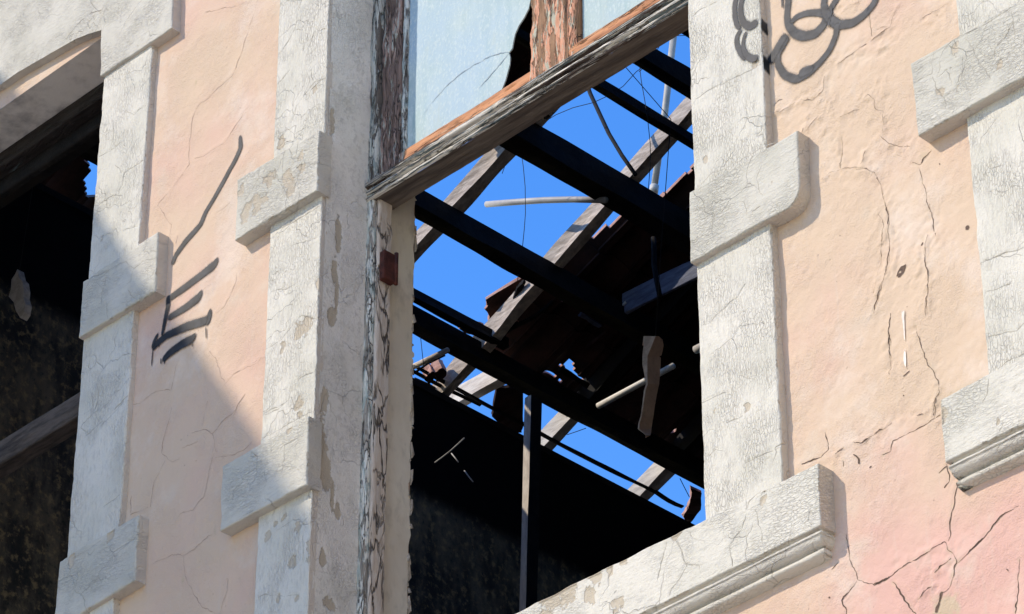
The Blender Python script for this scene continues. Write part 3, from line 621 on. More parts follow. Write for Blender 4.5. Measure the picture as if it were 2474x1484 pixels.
# reveal of the centre window, outer (white) and inner (cream, broken edge)
def reveal(name, x, y0, y1, z0, z1, mat, jag, seed, chips=()):
    ys = np.linspace(y0, y1, int((y1-y0)/.005)+2); zz = np.linspace(z0, z1, int((z1-z0)/.006))
    Y, Zg = np.meshgrid(ys, zz)
    t = (Y-y0)/(y1-y0); j = jag*(fbm(Zg, Zg*0, 18, seed, 4)+.9*np.sign(fbm(Zg, Zg*0, 31, seed+3, 2))*np.clip(fbm(Zg, Zg*0, 9, seed+6), 0, 1))
    Y2 = Y + np.clip((t-.85)/.15, 0, 1)*j
    X2 = x + .0105*np.clip(1-Y/.165, 0, 1) + .0018*fbm(Y, Zg, 7, seed+1) + .0006*fbm(Y, Zg, 40, seed+2)
    ch = np.zeros_like(Y)
    for cy, cz, ry, rz in chips: ch = np.maximum(ch, np.clip(1.2-.65*np.hypot((Y-cy)/ry, (Zg-cz)/rz), 0, 1))
    X2 = X2 - .0015*np.clip((ch-.4)*4, 0, 1)
    Vv = np.stack([X2, Y2, Zg], -1).reshape(-1, 3); ny = len(ys); nz = len(zz); idx = np.arange(ny*nz).reshape(nz, ny)
    Q = np.stack([idx[:-1, :-1], idx[:-1, 1:], idx[1:, 1:], idx[1:, :-1]], -1).reshape(-1, 4)
    return link(name, np_mesh(name, Vv, Q, np.ones(len(Q), bool), {'side': np.zeros_like(Y), 'chip': ch}), mat, facade)
def rv(f, x, y): p = on(*f(x, y), 0, -.75); return p[1], p[2]
rc = []
for f, x, y, a, b in ((L1, 2290, 870, .010, .05), (L1, 2225, 1250, .008, .03), (L2, 2340, 230, .012, .06), (L2, 2310, 480, .010, .05), (L2, 2330, 640, .007, .08), (L2, 2290, 800, .016, .03), (L2, 2240, 1390, .014, .04),
                      (L3, 2190, 200, .022, .075), (L3, 2210, 380, .024, .08), (L3, 2250, 520, .020, .05), (L3, 2300, 680, .008, .04), (L3, 2340, 770, .010, .03), (L3, 2230, 1110, .012, .03), (L3, 2280, 1420, .022, .02)):
    cy, cz = rv(f, x, y); rc.append((cy, cz, a, b))
reveal('window_reveal', -.7485, .0, .185, 6.0, 9.35, W_REV, 0, 200, rc)
reveal('inner_reveal', -.7485, .185, .345, 6.0, 9.35, REVIN, .008, 220)
rr_ = []
for k in range(46):                                        # loose flakes along the broken inner edge
    z = 6.25+1.5*random.random(); l = random.uniform(.01, .06); y = .342+random.uniform(-.004, .008)
    V = [(-.745+random.uniform(-.004, .004), y, z), (-.747, y+random.uniform(.004, .012), z+l*.3), (-.750, y+random.uniform(.002, .010), z+l), (-.752, y-.004, z+l*.8)]
    rr_.append(V)
V = []; Fc = []
for f4 in rr_:
    i = len(V); V += f4 + [(a-.006, b, c) for a, b, c in f4]; Fc += [(i, i+1, i+2, i+3), (i+4, i+7, i+6, i+5)] + [(i+k, i+4+k, i+4+(k+1) % 4, i+(k+1) % 4) for k in range(4)]
tag(link('plaster_flake', mesh('plaster_flake', V, Fc), RAGGED, facade), kind='stuff')
box('opening_soffit', OL[0], OL[1], .007, .16, 8.852, 8.86, CONC, facade)
box('lintel_beam', OL[0], OL[1], .161, WT, 8.850, 8.86, mat_simple('lintel_soot', (.01, .01, .01), (.02, .018, .015), 5), facade)

# ------------------------------------------------------------------ graffiti
def strokes(name, jobs, parent, surf, mat, t=0.0, lift=.0022, label=None):
    V = []; Fc = []; A = []
    for f, pts, wd in jobs:
        P = np.array(fac(f, pts, t)); w_ = np.array(wd if isinstance(wd, (list, tuple)) else [wd]*len(pts), float)*K/980.
        seg = np.hypot(*np.diff(P, axis=0).T); L = np.concatenate([[0], np.cumsum(seg)]); nn = max(8, int(L[-1]/.006))
        s = np.linspace(0, L[-1], nn)
        def cr(col):                                       # smooth Catmull-Rom style resampling
            y = np.interp(s, L, col); kk = np.array([.25, .5, .25])
            for _ in range(max(2, int(nn*.035))): y[1:-1] = .25*y[:-2]+.5*y[1:-1]+.25*y[2:]
            return y
        x = cr(P[:, 0]); z = cr(P[:, 1]); wv = cr(w_)
        tx = np.gradient(x); tz = np.gradient(z); ln = np.hypot(tx, tz)+1e-9; nx = -tz/ln; nz = tx/ln; i0 = len(V)
        cross = np.array([-2.3, -1.2, -.65, 0, .65, 1.2, 2.3]); cov = [-.25, .36, 1.15, 1.6, 1.15, .36, -.25]
        for k in range(nn):
            e = min(1, (k+.3)/2.2, (nn-k-.7)/2.2)
            for c, a in zip(cross, cov):
                X = x[k]+nx[k]*c*wv[k]/2*1.1; Z = z[k]+nz[k]*c*wv[k]/2*1.1; V.append((X, 0, Z)); A.append(a*e)
        for k in range(nn-1):
            for c in range(6): Fc.append((i0+k*7+c, i0+k*7+c+1, i0+(k+1)*7+c+1, i0+(k+1)*7+c))
        lift += .00012
        Va = np.array(V[i0:]); yy = surf(Va[:, 0], Va[:, 2]) - lift
        for k in range(len(Va)): V[i0+k] = (Va[k, 0], yy[k], Va[k, 2])
    o = link(name, mesh(name, V, Fc, attrs={'cover': A}), mat, parent)
    if label: o['label'] = label
    return o
strokes('graffiti', [
 (L1, [(1672, 940), (1675, 1030), (1640, 1110), (1590, 1200), (1500, 1370), (1430, 1484), (1400, 1563), (1300, 1673), (1220, 1783), (1200, 1850)], [26, 44, 44, 44, 40, 42, 48, 56, 46, 34]),
 (L2, [(1520, 375), (1495, 430), (1400, 505), (1290, 590), (1180, 665)], [20, 76, 66, 62, 52]),
 (L2, [(1175, 640), (1172, 720), (1150, 830), (1130, 930)], [44, 42, 40, 28]),
 (L2, [(1412, 600), (1385, 660), (1300, 725), (1170, 805)], [14, 76, 62, 50]),
 (L2, [(1470, 730), (1455, 800), (1440, 860)], [20, 60, 30]),
 (L2, [(1450, 815), (1300, 860), (1160, 925), (1095, 980), (1062, 1030)], [70, 70, 60, 58, 30]),
 (L2, [(1110, 900), (1080, 960), (1060, 1020)], [20, 40, 24]),
 (L2, [(1437, 860), (1440, 950)], 9), (L2, [(1068, 1020), (1060, 1140)], 10), (L2, [(1112, 960), (1112, 1008)], 8),
 (L2, [(1370, 900), (1340, 950), (1270, 985), (1180, 1050), (1130, 1105)], [14, 74, 72, 66, 40]),
 (L2, [(1344, 970), (1344, 1005)], 8), (L2, [(1125, 1080), (1125, 1124)], 9), (L2, [(1152, 1090), (1152, 1128)], 8)],
 facade, sL, SPRAY, label='black spray-painted tag of slanted strokes with drips')
strokes('graffiti', [
 (R1, [(840, -40), (835, 40), (828, 110), (840, 180), (880, 235), (950, 258), (1030, 238), (1085, 180), (1115, 100), (1150, 40), (1185, -20)], [48, 48, 46, 50, 60, 66, 66, 62, 54, 50, 50]),
 (R1, [(850, 170), (900, 120), (970, 95), (1050, 90), (1110, 110)], [36, 40, 44, 48, 50]),
 (R1, [(1100, -30), (1082, 30), (1095, 90), (1140, 150), (1200, 185)], [40, 46, 56, 60, 60]),
 (R1, [(1120, 130), (1190, 180), (1290, 165), (1370, 110), (1430, 40), (1460, -30)], [54, 62, 60, 56, 50, 44]),
 (R1, [(1180, 160), (1172, 250), (1130, 350), (1060, 440), (980, 510), (890, 558), (810, 525), (765, 450), (765, 385), (800, 320), (840, 250)], [40, 44, 44, 46, 60, 56, 50, 46, 44, 56, 60]),
 (R1, [(905, 520), (960, 500), (1025, 475)], [60, 66, 40]),
 (R1, [(700, 450), (740, 385), (790, 300), (830, 235)], [80, 60, 60, 56]), (R1, [(795, -30), (796, 20), (797, 65)], 12), (R1, [(1150, 60), (1130, 140), (1120, 200)], 12)],
 facade, sR, SPRAY, label='looping black spray-paint scrawl')
sS = lambda x, z: -(.024 + .0012*fbm(x, z, 6, 84) + .0006*fbm(x, z, 45, 85))
strokes('graffiti', [
 (R1, [(478, -40), (462, 40), (462, 110), (478, 180), (505, 205)], [34, 36, 36, 34, 30]),
 (R1, [(525, -40), (503, 40), (505, 110), (525, 165), (570, 190), (628, 150)], [38, 40, 40, 44, 56, 60]),
 (R1, [(515, 200), (478, 250), (476, 310), (505, 370), (545, 415)], [34, 36, 36, 40, 46]),
 (R1, [(548, 215), (525, 270), (520, 330), (545, 390), (590, 415), (632, 395)], [26, 24, 28, 40, 50, 44])],
 facade, sS, SPRAY, t=.024, label='grey-black sprayed loops running up the white strip')
# strokes carried over the side of the strip
for za, zb in ((R1(650, 120), R1(650, 225)), (R1(665, 370), R1(668, 500))):
    z1 = Z_(za, .02); z0 = Z_(zb, .02)
    V = []; A = []
    for k in range(9):
        z = z0+(z1-z0)*k/8; e = math.sin(math.pi*k/8)**.6
        V += [(.9015, -.023, z), (.9015, .004, z-.008)]; A += [e, e]
    link('graffiti', mesh('graffiti', V, [(2*k, 2*k+1, 2*k+3, 2*k+2) for k in range(8)], attrs={'cover': A}), SPRAY, facade)
strokes('paint_drip', [(R2, [(1640, 745), (1638, 800), (1645, 880), (1650, 965)], [30, 16, 9, 6]), (R2, [(1652, 1020), (1652, 1090), (1657, 1155)], [14, 18, 6])], facade, sR, SPRAYW)

# ------------------------------------------------------------------ centre window
win = empty('window', (-.05, .18, 7.75), 'broken window with whitewashed panes and flaking brown timber above the open gap', 'window')
def rough_post(name, x0, x1, y0, y1, z0, z1, mat, parent, seed, amp=.003, axis='z', profile=None):
    """timber with uneven faces; profile = list of (a, b) round the section"""
    sec = profile or [(x0, y1), (x0, y0+.004), (x0+.004, y0), ((x0+x1)/2, y0), (x1-.004, y0), (x1, y0+.004), (x1, y1)]
    sp = []
    for (a, b), (c, d) in zip(sec[:-1], sec[1:]):
        n = max(1, int(math.hypot(c-a, d-b)/.006))
        for k in range(n): sp.append((a+(c-a)*k/n, b+(d-b)*k/n))
    sp.append(sec[-1]); m = len(sp); nz = int(abs(z1-z0)/.008); V = []
    zz = np.linspace(z0, z1, nz); A_ = np.array(sp)
    for z in zz:
        s = np.arange(m)*.006
        d = amp*fbm(s+z*0, s*0+z*.35, 42, seed, 4) + amp*.5*fbm(s, s*0+z, 30, seed+5, 2)
        for k in range(m):
            a, b = sp[k]
            if axis == 'z': V.append((a+d[k]*.6, b+d[k], z))
            else: V.append((z, a+d[k]*.6, b+d[k]))
    idx = np.arange(nz*m).reshape(nz, m)
    Q = np.stack([idx[:-1, :-1], idx[:-1, 1:], idx[1:, 1:], idx[1:, :-1]], -1).reshape(-1, 4)
    return link(name, np_mesh(name, np.array(V), Q, np.ones(len(Q), bool)), mat, parent)
zr0, zr1 = 7.72, 7.86
rough_post('frame_post', -.752, -.722, .163, .225, 7.76, 9.35, FR_OUT, win, 301, .004)
rough_post('frame_post', -.752, -.726, .163, .225, 6.0, 7.757, FR_LOW, win, 302, .003)
rough_post('frame_post', -.726, -.712, .176, .225, 6.0, 7.74, FR_LOWB, win, 305, .003)
rough_post('sash_stile', -.717, -.640, .178, .225, 7.78, 9.35, FR_BROWN, win, 311, .005)
rough_post('sash_bead', -.640, -.622, .184, .225, 7.80, 9.35, FR_OUT, win, 321, .003)
rough_post('mullion', -.108, .078, .168, .225, 7.80, 9.35, MULL, win, 331, .006,
           profile=[(-.106, .225), (-.106, .180), (-.098, .170), (-.036, .168), (-.029, .173), (-.022, .168), (.034, .168), (.046, .177), (.050, .173), (.068, .177), (.072, .225)])
# transom rail, run along X, profile (y, z)
zb = 7.738; YO = .045
prof = [(.196, zb+.002), (.122, zb), (.114, zb+.002), (.111, zb+.008), (.124, zb+.013), (.124, zb+.018), (.111, zb+.021), (.109, zb+.027), (.122, zb+.032), (.122, zb+.037), (.108, zb+.040), (.106, zb+.050), (.114, zb+.055), (.126, zb+.058)]
prof = [(a_+YO, zb-.006+(b_-zb)*1.16) for a_, b_ in prof]
def loft_x(name, prof, xa, xb, mat, seed, amp, parent, dz=lambda x: 0*x):
    sp = []
    for (a, b), (c, d) in zip(prof[:-1], prof[1:]):
        n = max(1, int(math.hypot(c-a, d-b)/.004))
        for k in range(n): sp.append((a+(c-a)*k/n, b+(d-b)*k/n))
    sp.append(prof[-1]); m = len(sp); xx = np.arange(xa, xb, .005); sp = np.array(sp); V = []
    s = np.arange(m)*.004
    for x in xx:
        d = amp*fbm(s*0+x*.35, s, 70, seed, 3) + amp*2.6*np.clip(fbm(s*0+x, s*3, 22, seed+3, 3)-.12, 0, 1)
        o = dz(np.array([x]))[0]
        V.append(np.stack([np.full(m, x), sp[:, 0]+d*.8, sp[:, 1]+d*.5+o], -1))
    V = np.concatenate(V); n = len(xx); idx = np.arange(n*m).reshape(n, m)
    Q = np.stack([idx[:-1, :-1], idx[:-1, 1:], idx[1:, 1:], idx[1:, :-1]], -1).reshape(-1, 4)[:, ::-1]
    ob = link(name, np_mesh(name, V, Q, np.ones(len(Q), bool)), mat, parent)
    return ob, V.reshape(n, m, 3)
wob = lambda x: .003*fbm(x, x*0, 3, 402)
rail_m, RV = loft_x('rail_moulding', prof[1:], -.753, .69, R_MLD, 401, .0022, win, wob)
loft_x('rail_soffit', prof[:2], -.753, .69, R_SOF, 411, .002, win, wob)
loft_x('rail_top', [(.126+YO, zb+.0605), (.127+YO, zb+.068), (.132+YO, zb+.110), (.137+YO, zb+.118), (.215, zb+.122)], -.61, .69, R_TOP, 421, .004, win, wob)
ec = [(-.753, a, b) for a, b in prof] + [(-.753, .245, zb+.058)]
link('rail_end', mesh('rail_end', ec, [tuple(range(len(ec)))[::-1]]), R_MLD, win)
box('rail_block', -.650, -.608, .172, .22, zb+.050, zb+.110, FR_BROWN, win, .004)
V = []; Fc = []
for (mx, my, rr0) in ((1385, 735, .012), (1410, 740, .014), (1436, 728, .012), (1455, 715, .008), (1400, 765, .010), (1375, 775, .011), (1390, 800, .010), (1404, 820, .007), (1360, 800, .010)):
    c0 = on(*M1(mx+14, my-6), 1, .255); i = len(V)                # charred lumps clinging under the rail
    for a_ in range(5):
        for b_ in range(7):
            th = math.pi*a_/4; ph = 2*math.pi*b_/7; q_ = rr0*random.uniform(.7, 1.3)
            V.append((c0[0]+q_*1.3*math.sin(th)*math.cos(ph), c0[1]+q_*math.sin(th)*math.sin(ph), c0[2]+q_*math.cos(th)))
    for a_ in range(4):
        for b_ in range(7): Fc.append((i+a_*7+b_, i+a_*7+(b_+1) % 7, i+(a_+1)*7+(b_+1) % 7, i+(a_+1)*7+b_))
tag(link('splinter', mesh('splinter', V, Fc), SOOTW, win), kind='stuff')
# panes
def prism_y(name, pts, y, th, mat, parent, label=None):
    n = len(pts); V = [(x, y, z) for x, z in pts] + [(x, y+th, z) for x, z in pts]
    Fc = [tuple(range(n)), tuple(range(2*n-1, n-1, -1))] + [(i, n+i, n+(i+1) % n, (i+1) % n) for i in range(n)]
    o = link(name, mesh(name, V, Fc), mat, parent)
    bm = bmesh.new(); bm.from_mesh(o.data); bmesh.ops.recalc_face_normals(bm, faces=bm.faces); bmesh.ops.triangulate(bm, faces=[f for f in bm.faces if len(f.verts) > 4]); bm.to_mesh(o.data); bm.free()
    if label: o['label'] = label
    return o
YG = .195
def gl(pts): return fac(M1, pts, -YG)
edge = gl([(1305, 0), (1292, 60), (1262, 120), (1222, 180), (1196, 240), (1183, 300), (1178, 335), (1155, 368), (1163, 400), (1160, 450), (1146, 500), (1130, 560), (1112, 605), (1096, 650)])
pane = [(-.63, 9.35), (-.63, 7.80)] + [(edge[-1][0], 7.79)] + edge[::-1] + [(edge[0][0]+.03, 9.35)]
gp = prism_y('glass_pane', pane, YG, .004, GLASS, win, 'whitewashed pane with a curved broken edge')
prism_y('glass_pane', [(.075, 7.79), (.69, 7.79), (.69, 9.35), (.075, 9.35)], YG, .004, GLASS, win)
GC = mat_simple('glass_crack_line', (.25, .31, .36), (.32, .38, .42), 30)
for pl in ([(550, 810), (640, 690), (720, 600), (810, 520), (900, 455), (1000, 405), (1090, 372), (1155, 366)], [(940, 620), (990, 570), (1050, 500), (1110, 430), (1155, 370)]):
    ribbons('glass_crack', [(gl(pl), .0022)], GC, gp, lambda x, z: YG+0*x, .0012, None)
# rusty hinge on the lower frame
hg = [on(*M2(x, y), 0, -.712) for x, y in ((262, 350), (335, 380), (325, 568), (245, 545))]
hz1 = (hg[0][2]+hg[1][2])/2; hz0 = (hg[2][2]+hg[3][2])/2
h_ = box('hinge', -.712, -.690, hg[0][1]-.004, hg[1][1], hz0, hz1, IRON, win, .002)
tube('hinge_pin', [(-.690, hg[1][1], hz0-.004), (-.690, hg[1][1], hz1+.006)], .006, IRON, h_)

# ------------------------------------------------------------------ left window (only its head and a bar are in view)
lw = empty('window', (-2.4, .2, 8.7), 'charred dark window head inside the leftmost opening', 'window')
rough_post('head_board', 0, 0, 0, 0, OL[0], OL[1], LFR, lw, 501, .004, 'x', profile=[(.24, 8.80), (.155, 8.795), (.150, 8.85)])
rough_post('head_rail', 0, 0, 0, 0, OL[0], OL[1], SOOTW, lw, 511, .004, 'x', profile=[(.222, 8.735), (.20, 8.735), (.195, 8.75), (.205, 8.80)])
br = rough_post('window_bar', 0, 0, 0, 0, OL[0], OL[1], mat_simple('bar_weathered_wood', (.11, .09, .075), (.035, .03, .026), 8, (1, 6, 6)), lw, 531, .004, 'x', profile=[(.36, 7.752), (.302, 7.750), (.298, 7.79), (.300, 7.838), (.36, 7.845)])

# ------------------------------------------------------------------ interior walls
def wallthing(name, x0, x1, y0, y1, z0, z1, label, mat):
    o = box(name, x0, x1, y0, y1, z0, z1, mat); return tag(o, label, 'wall')
MOULD = NB('mouldy_plaster')
_b = MOULD; zc = _b.n('ShaderNodeSeparateXYZ'); _b.l(_b.tc, zc.inputs[0])
n1 = _b.noise(_b.coord((1, 1, .45)), 6, 6, .7); n2 = _b.noise(_b.coord(), 26, 5, .7)
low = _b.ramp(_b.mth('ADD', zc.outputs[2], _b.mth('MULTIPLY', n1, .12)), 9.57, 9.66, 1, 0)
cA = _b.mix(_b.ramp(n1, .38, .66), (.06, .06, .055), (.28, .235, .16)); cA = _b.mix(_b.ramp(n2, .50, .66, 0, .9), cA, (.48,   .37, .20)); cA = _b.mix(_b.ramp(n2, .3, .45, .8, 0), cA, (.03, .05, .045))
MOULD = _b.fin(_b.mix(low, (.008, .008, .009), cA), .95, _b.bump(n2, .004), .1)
lwl = wallthing('interior_side_wall', -4.22, -4.0, .36, 8.2, 4.3, 10.07, 'mould-stained dark interior wall carrying the eaves', MOULD)
box('wall_plate', -4.10, -3.995, .4, 8.1, 10.07, 10.10, SOOTW, lwl)
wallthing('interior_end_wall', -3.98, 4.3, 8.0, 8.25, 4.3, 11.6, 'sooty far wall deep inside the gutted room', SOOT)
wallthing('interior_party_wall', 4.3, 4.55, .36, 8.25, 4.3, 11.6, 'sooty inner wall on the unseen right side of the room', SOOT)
ob = empty('added_bounce_wing', (9, -6, 0), 'added white wing out of frame on the right, bouncing sunlight onto the facade', 'added_bounce_wing')  # made-up wing, never in view, added to bounce sunlight into the reveals
PALE = mat_simple('bounce_wing_white', (.80, .76, .68), (.72, .68, .60), 2)
box('wall', 6.6, 12, -9.5, -.02, 0, 12.6, PALE, ob); DARKG = mat_simple('dark_window', (.04, .05, .06), (.06, .07, .08), 4, rough=.2)
for zz_ in (1.2, 9.6):
    for yy_ in (-8, -5, -2.2): box('window', 6.55, 6.7, yy_, yy_+.9, zz_, zz_+1.6, DARKG, ob)
box('cornice', 6.4, 12.2, -9.7, -.02, 12.6, 12.9, PALE, ob)
nb = wallthing('neighbouring_wing', -9.5, -4.35, -9.0, -.02, 0, 11.91, 'tall pale neighbouring wing left of frame casting the diagonal shadow', mat_simple('wing_render', (.55, .50, .44), (.48, .44, .38), 3))

# ------------------------------------------------------------------ ROOF
ANG = math.radians(23); Z0R = 10.19
UR = np.array([math.cos(ANG), 0, math.sin(ANG)]); NR = np.array([-math.sin(ANG), 0, math.cos(ANG)]); VR = np.array([0, 1., 0]); OR = np.array([-4, 0, Z0R])
def rplane(u, v, off=0.0):
    p0 = OR+NR*off; d = ray(u, v); t = ((p0-CAM)@NR)/(d@NR); return CAM+d*t
def rloc(p): return (p-OR)@UR, p[1]                        # along the slope, along Y
def RP(s, y, n): return OR + UR*s + VR*y + NR*n
roof = empty('roof_truss', (-3, 3, 10.3), 'charred exposed roof frame with missing tiles behind the open window', 'roof')
def beam(name, A, B, ax1, ax2, w1, w2, mat, parent=roof, seed=0, amp=.004, taper=1.0, bow=0.0):
    """timber from A to B, section w1 along ax1 and w2 along ax2 (from the corner A), uneven"""
    A = np.array(A, float); B = np.array(B, float); L = np.linalg.norm(B-A); n = max(4, int(L/.04)); V = []
    ring = [(0, 0), (.5, 0), (1, 0), (1, .5), (1, 1), (.5, 1), (0, 1), (0, .5)]
    for i in range(n+1):
        t = i/n; c = A+(B-A)*t + ax2*bow*math.sin(math.pi*t)
        for k, (a, b) in enumerate(ring):
            j1 = amp*(vnoise(np.array(t*L*5+k*7.3), np.array(seed*1.7), 3)-.5)*2; j2 = amp*(vnoise(np.array(t*L*5+k*3.1), np.array(seed*2.9), 4)-.5)*2
            V.append(c + ax1*(a*w1+j1) + ax2*(b*w2+j2))
    Fc = []
    for i in range(n):
        for k in range(8): k2 = (k+1) % 8; Fc.append((i*8+k, i*8+k2, (i+1)*8+k2, (i+1)*8+k))
    Fc.append(tuple(range(8))[::-1]); Fc.append(tuple(n*8+k for k in range(8)))
    me = mesh(name, V, Fc); bm = bmesh.new(); bm.from_mesh(me); bmesh.ops.recalc_face_normals(bm, faces=bm.faces); bm.to_mesh(me); bm.free()
    return link(name, me, mat, parent)
# purlins: run along Y; sighted at their upper right edge
def purlin(px, w, h, y0, y1, seed, off=0.0, name='purlin', mat=SOOTW):
    p = rplane(px[0], px[1], off); x = p[0]; z = p[2]
    return beam(name, (x, y0, z), (x, y1, z), np.array([-1., 0, 0]), np.array([0, 0, -1.]), w, h, mat, seed=seed, amp=.0045, bow=.008)
purlin(M1(2130, 290), .062, .092, .36, 7.9, 1)
purlin(M1(1770, 520), .034, .042, 2.0, 6.0, 2)
purlin(M1(1390, 870), .090, .125, .36, 7.9, 3)
purlin(M2(825, 50), .070, .095, .36, 7.9, 4)
purlin(M2(485, 580), .034, .044, .36, 3.62, 5)
purlin(M2(485, 695), .066, .085, .36, 7.9, 6)
purlin(M3(1520, 275), .012, .012, 3.0, 4.85, 7, name='batten')
purlin(M3(2180, 622), .012, .012, 4.8, 4.98, 8, name='batten')
purlin(M2(945, 1380), .012, .012, 3.0, 3.75, 9, name='batten')
purlin(M2(480, 1155), .014, .016, 2.8, 3.3, 10, name='batten')
for k, X in enumerate((-2.2, -1.8, -1.4, -1.0, -.5, 0)):
    z = Z0R+math.tan(ANG)*(X+4); beam('purlin', (X, .36, z), (X, 7.9, z), np.array([-1., 0, 0]), np.array([0, 0, -1.]), .07, .1, SOOTW, seed=20+k)
# rafters: planes parallel to the facade; lower front edge sighted by two marks
def mat_rafter_shaded(name):
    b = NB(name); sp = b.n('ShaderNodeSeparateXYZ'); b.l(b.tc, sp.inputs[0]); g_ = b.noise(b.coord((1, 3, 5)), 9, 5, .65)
    k = b.ramp(b.mth('ADD', sp.outputs[0], b.mth('MULTIPLY', g_, .2)), -3.80, -3.74)  # upper part turns near-black: shade under the tiles put into the colour
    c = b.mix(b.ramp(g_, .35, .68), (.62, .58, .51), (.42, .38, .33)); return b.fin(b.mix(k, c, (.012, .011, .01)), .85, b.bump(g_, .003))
RAFTER_SH = mat_rafter_shaded('rafter_foot_grey_top_shaded')
def rafter(p0, p1, h, w, seed, ext0=0.0, ext1=3.5, mat=GREYW):
    m = rplane((p0[0]+p1[0])/2, (p0[1]+p1[1])/2); y = m[1]
    A = on(*p0, 1, y); B = on(*p1, 1, y); d = (B-A)/np.linalg.norm(B-A)
    n = np.array([-d[2], 0, d[0]])
    return beam('rafter', A-d*ext0, B+d*ext1, np.array([0, 1., 0]), n, w, h, mat, seed=seed, amp=.007), A, B, y
rafter((1000, 600), (1220, 362), .075, .060, 31, .55, 3.0)
rafter(M2(1155, 780), M1(2420, 760), .080, .052, 32, .9, 2.2)
rafter(M3(1395, 320), M3(1575, 125), .085, .055, 33, .05, 3.2, RAFTER_SH)
rafter(M3(2055, 670), M3(2230, 485), .085, .055, 34, .05, 3.2, RAFTER_SH)
for k, y in enumerate((.6, 1.15, 1.75, 2.35, 5.35, 5.95, 6.55, 7.2)):
    A = RP(-.05, y, 0); B = RP(4.6, y, 0); beam('rafter', A, B, np.array([0, 1., 0]), NR, .055, .08, SOOTW, seed=40+k)
# short tie beam lying on the eaves wall
zt_ = 10.20
d_ = ray(*M2(715, 1425)); tA = CAM+d_*((zt_-CAM[2])/d_[2]); d_ = ray(*M2(1080, 1230)); tB = CAM+d_*((zt_-CAM[2])/d_[2])
print('TIE', tA, tB)
yy = (tA[1]+tB[1])/2
beam('tie_beam', (tA[0], yy, zt_), (tB[0]+.06, yy, zt_), np.array([0, 1., 0]), np.array([0, 0, 1.]), .05, .078, mat_simple('pale_weathered_timber', (.80, .75, .66), (.55, .48, .41), 7, (1, 3, 5)), seed=51)

# tiles: every one a piece; holes are the gaps surveyed in the roof
def rpoly(f, pts, off=.10): return [rloc(rplane(*f(*p), off)) for p in pts]
def inside(p, poly):
    x, y = p; c = False; n = len(poly)
    for i in range(n):
        x0, y0 = poly[i]; x1, y1 = poly[(i+1) % n]
        if (y0 > y) != (y1 > y) and x < (x1-x0)*(y-y0)/(y1-y0)+x0: c = not c
    return c
COVER = [rpoly(DD, [(1398, 620), (1507, 526), (1606, 492), (1680, 425), (1900, 200), (2600, 300), (2600, 1900), (1770, 1300), (1700, 1170), (1600, 1110), (1380, 1000), (1260, 930), (1190, 870), (1170, 830), (1205, 790), (1262, 700), (1345, 630)]),
         rpoly(DD, [(-900, -1300), (900, -1300), (820, -300), (560, 60), (330, 330), (235, 340), (215, 338), (190, 345), (205, 385), (225, 425), (208, 440), (208, 470), (235, 482), (330, 560), (400, 640), (520, 900), (200, 1500), (-900, 1000)]),
         rpoly(DD, [(1150, -300), (1400, -300), (1350, 200), (1200, 330), (1130, 330)])]
HOLES = [rpoly(M2, [(1510, 720), (1550, 690), (1588, 710), (1580, 722)]), rpoly(M2, [(1520, 1165), (1560, 1165), (1600, 1120), (1625, 1185), (1700, 1245), (1690, 1275)]),
         rpoly(M2, [(1388, 1195), (1395, 1185), (1620, 1320), (1610, 1332)]), rpoly(M3, [(2275, 215), (2310, 200), (2340, 245), (2320, 258)])]
def tile_mesh(name):
    n = 8; V = []; Lw = .42; Wd = .225
    for s in (0, Lw):
        for th in (0, .014):
            for k in range(n+1):
                y = -Wd/2+Wd*k/n; z = .028*math.cos(2*math.pi*k/n*1.0)*(-1) + th + (.016 if s == 0 else 0); V.append((s, y, z))
    r = n+1; Fc = []
    for k in range(n):
        a, b = k, k+1
        Fc += [(a, b, 2*r+b, 2*r+a), (r+a, 3*r+a, 3*r+b, r+b), (a, r+a, r+b, b), (2*r+a, 2*r+b, 3*r+b, 3*r+a)]
    Fc += [(0, 2*r, 3*r, r), (n, r+n, 3*r+n, 2*r+n)]
    me = mesh(name, V, Fc); bm = bmesh.new(); bm.from_mesh(me); bmesh.ops.recalc_face_normals(bm, faces=bm.faces); bm.to_mesh(me); bm.free(); return me
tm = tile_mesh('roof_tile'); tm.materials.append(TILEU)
HOLES += [rpoly(L2, [(58, 262), (75, 262), (232, 352), (225, 368), (150, 328)])]
def covered(p):
    return any(inside(p, pl) for pl in COVER) and not any(inside(p, h) for h in HOLES)
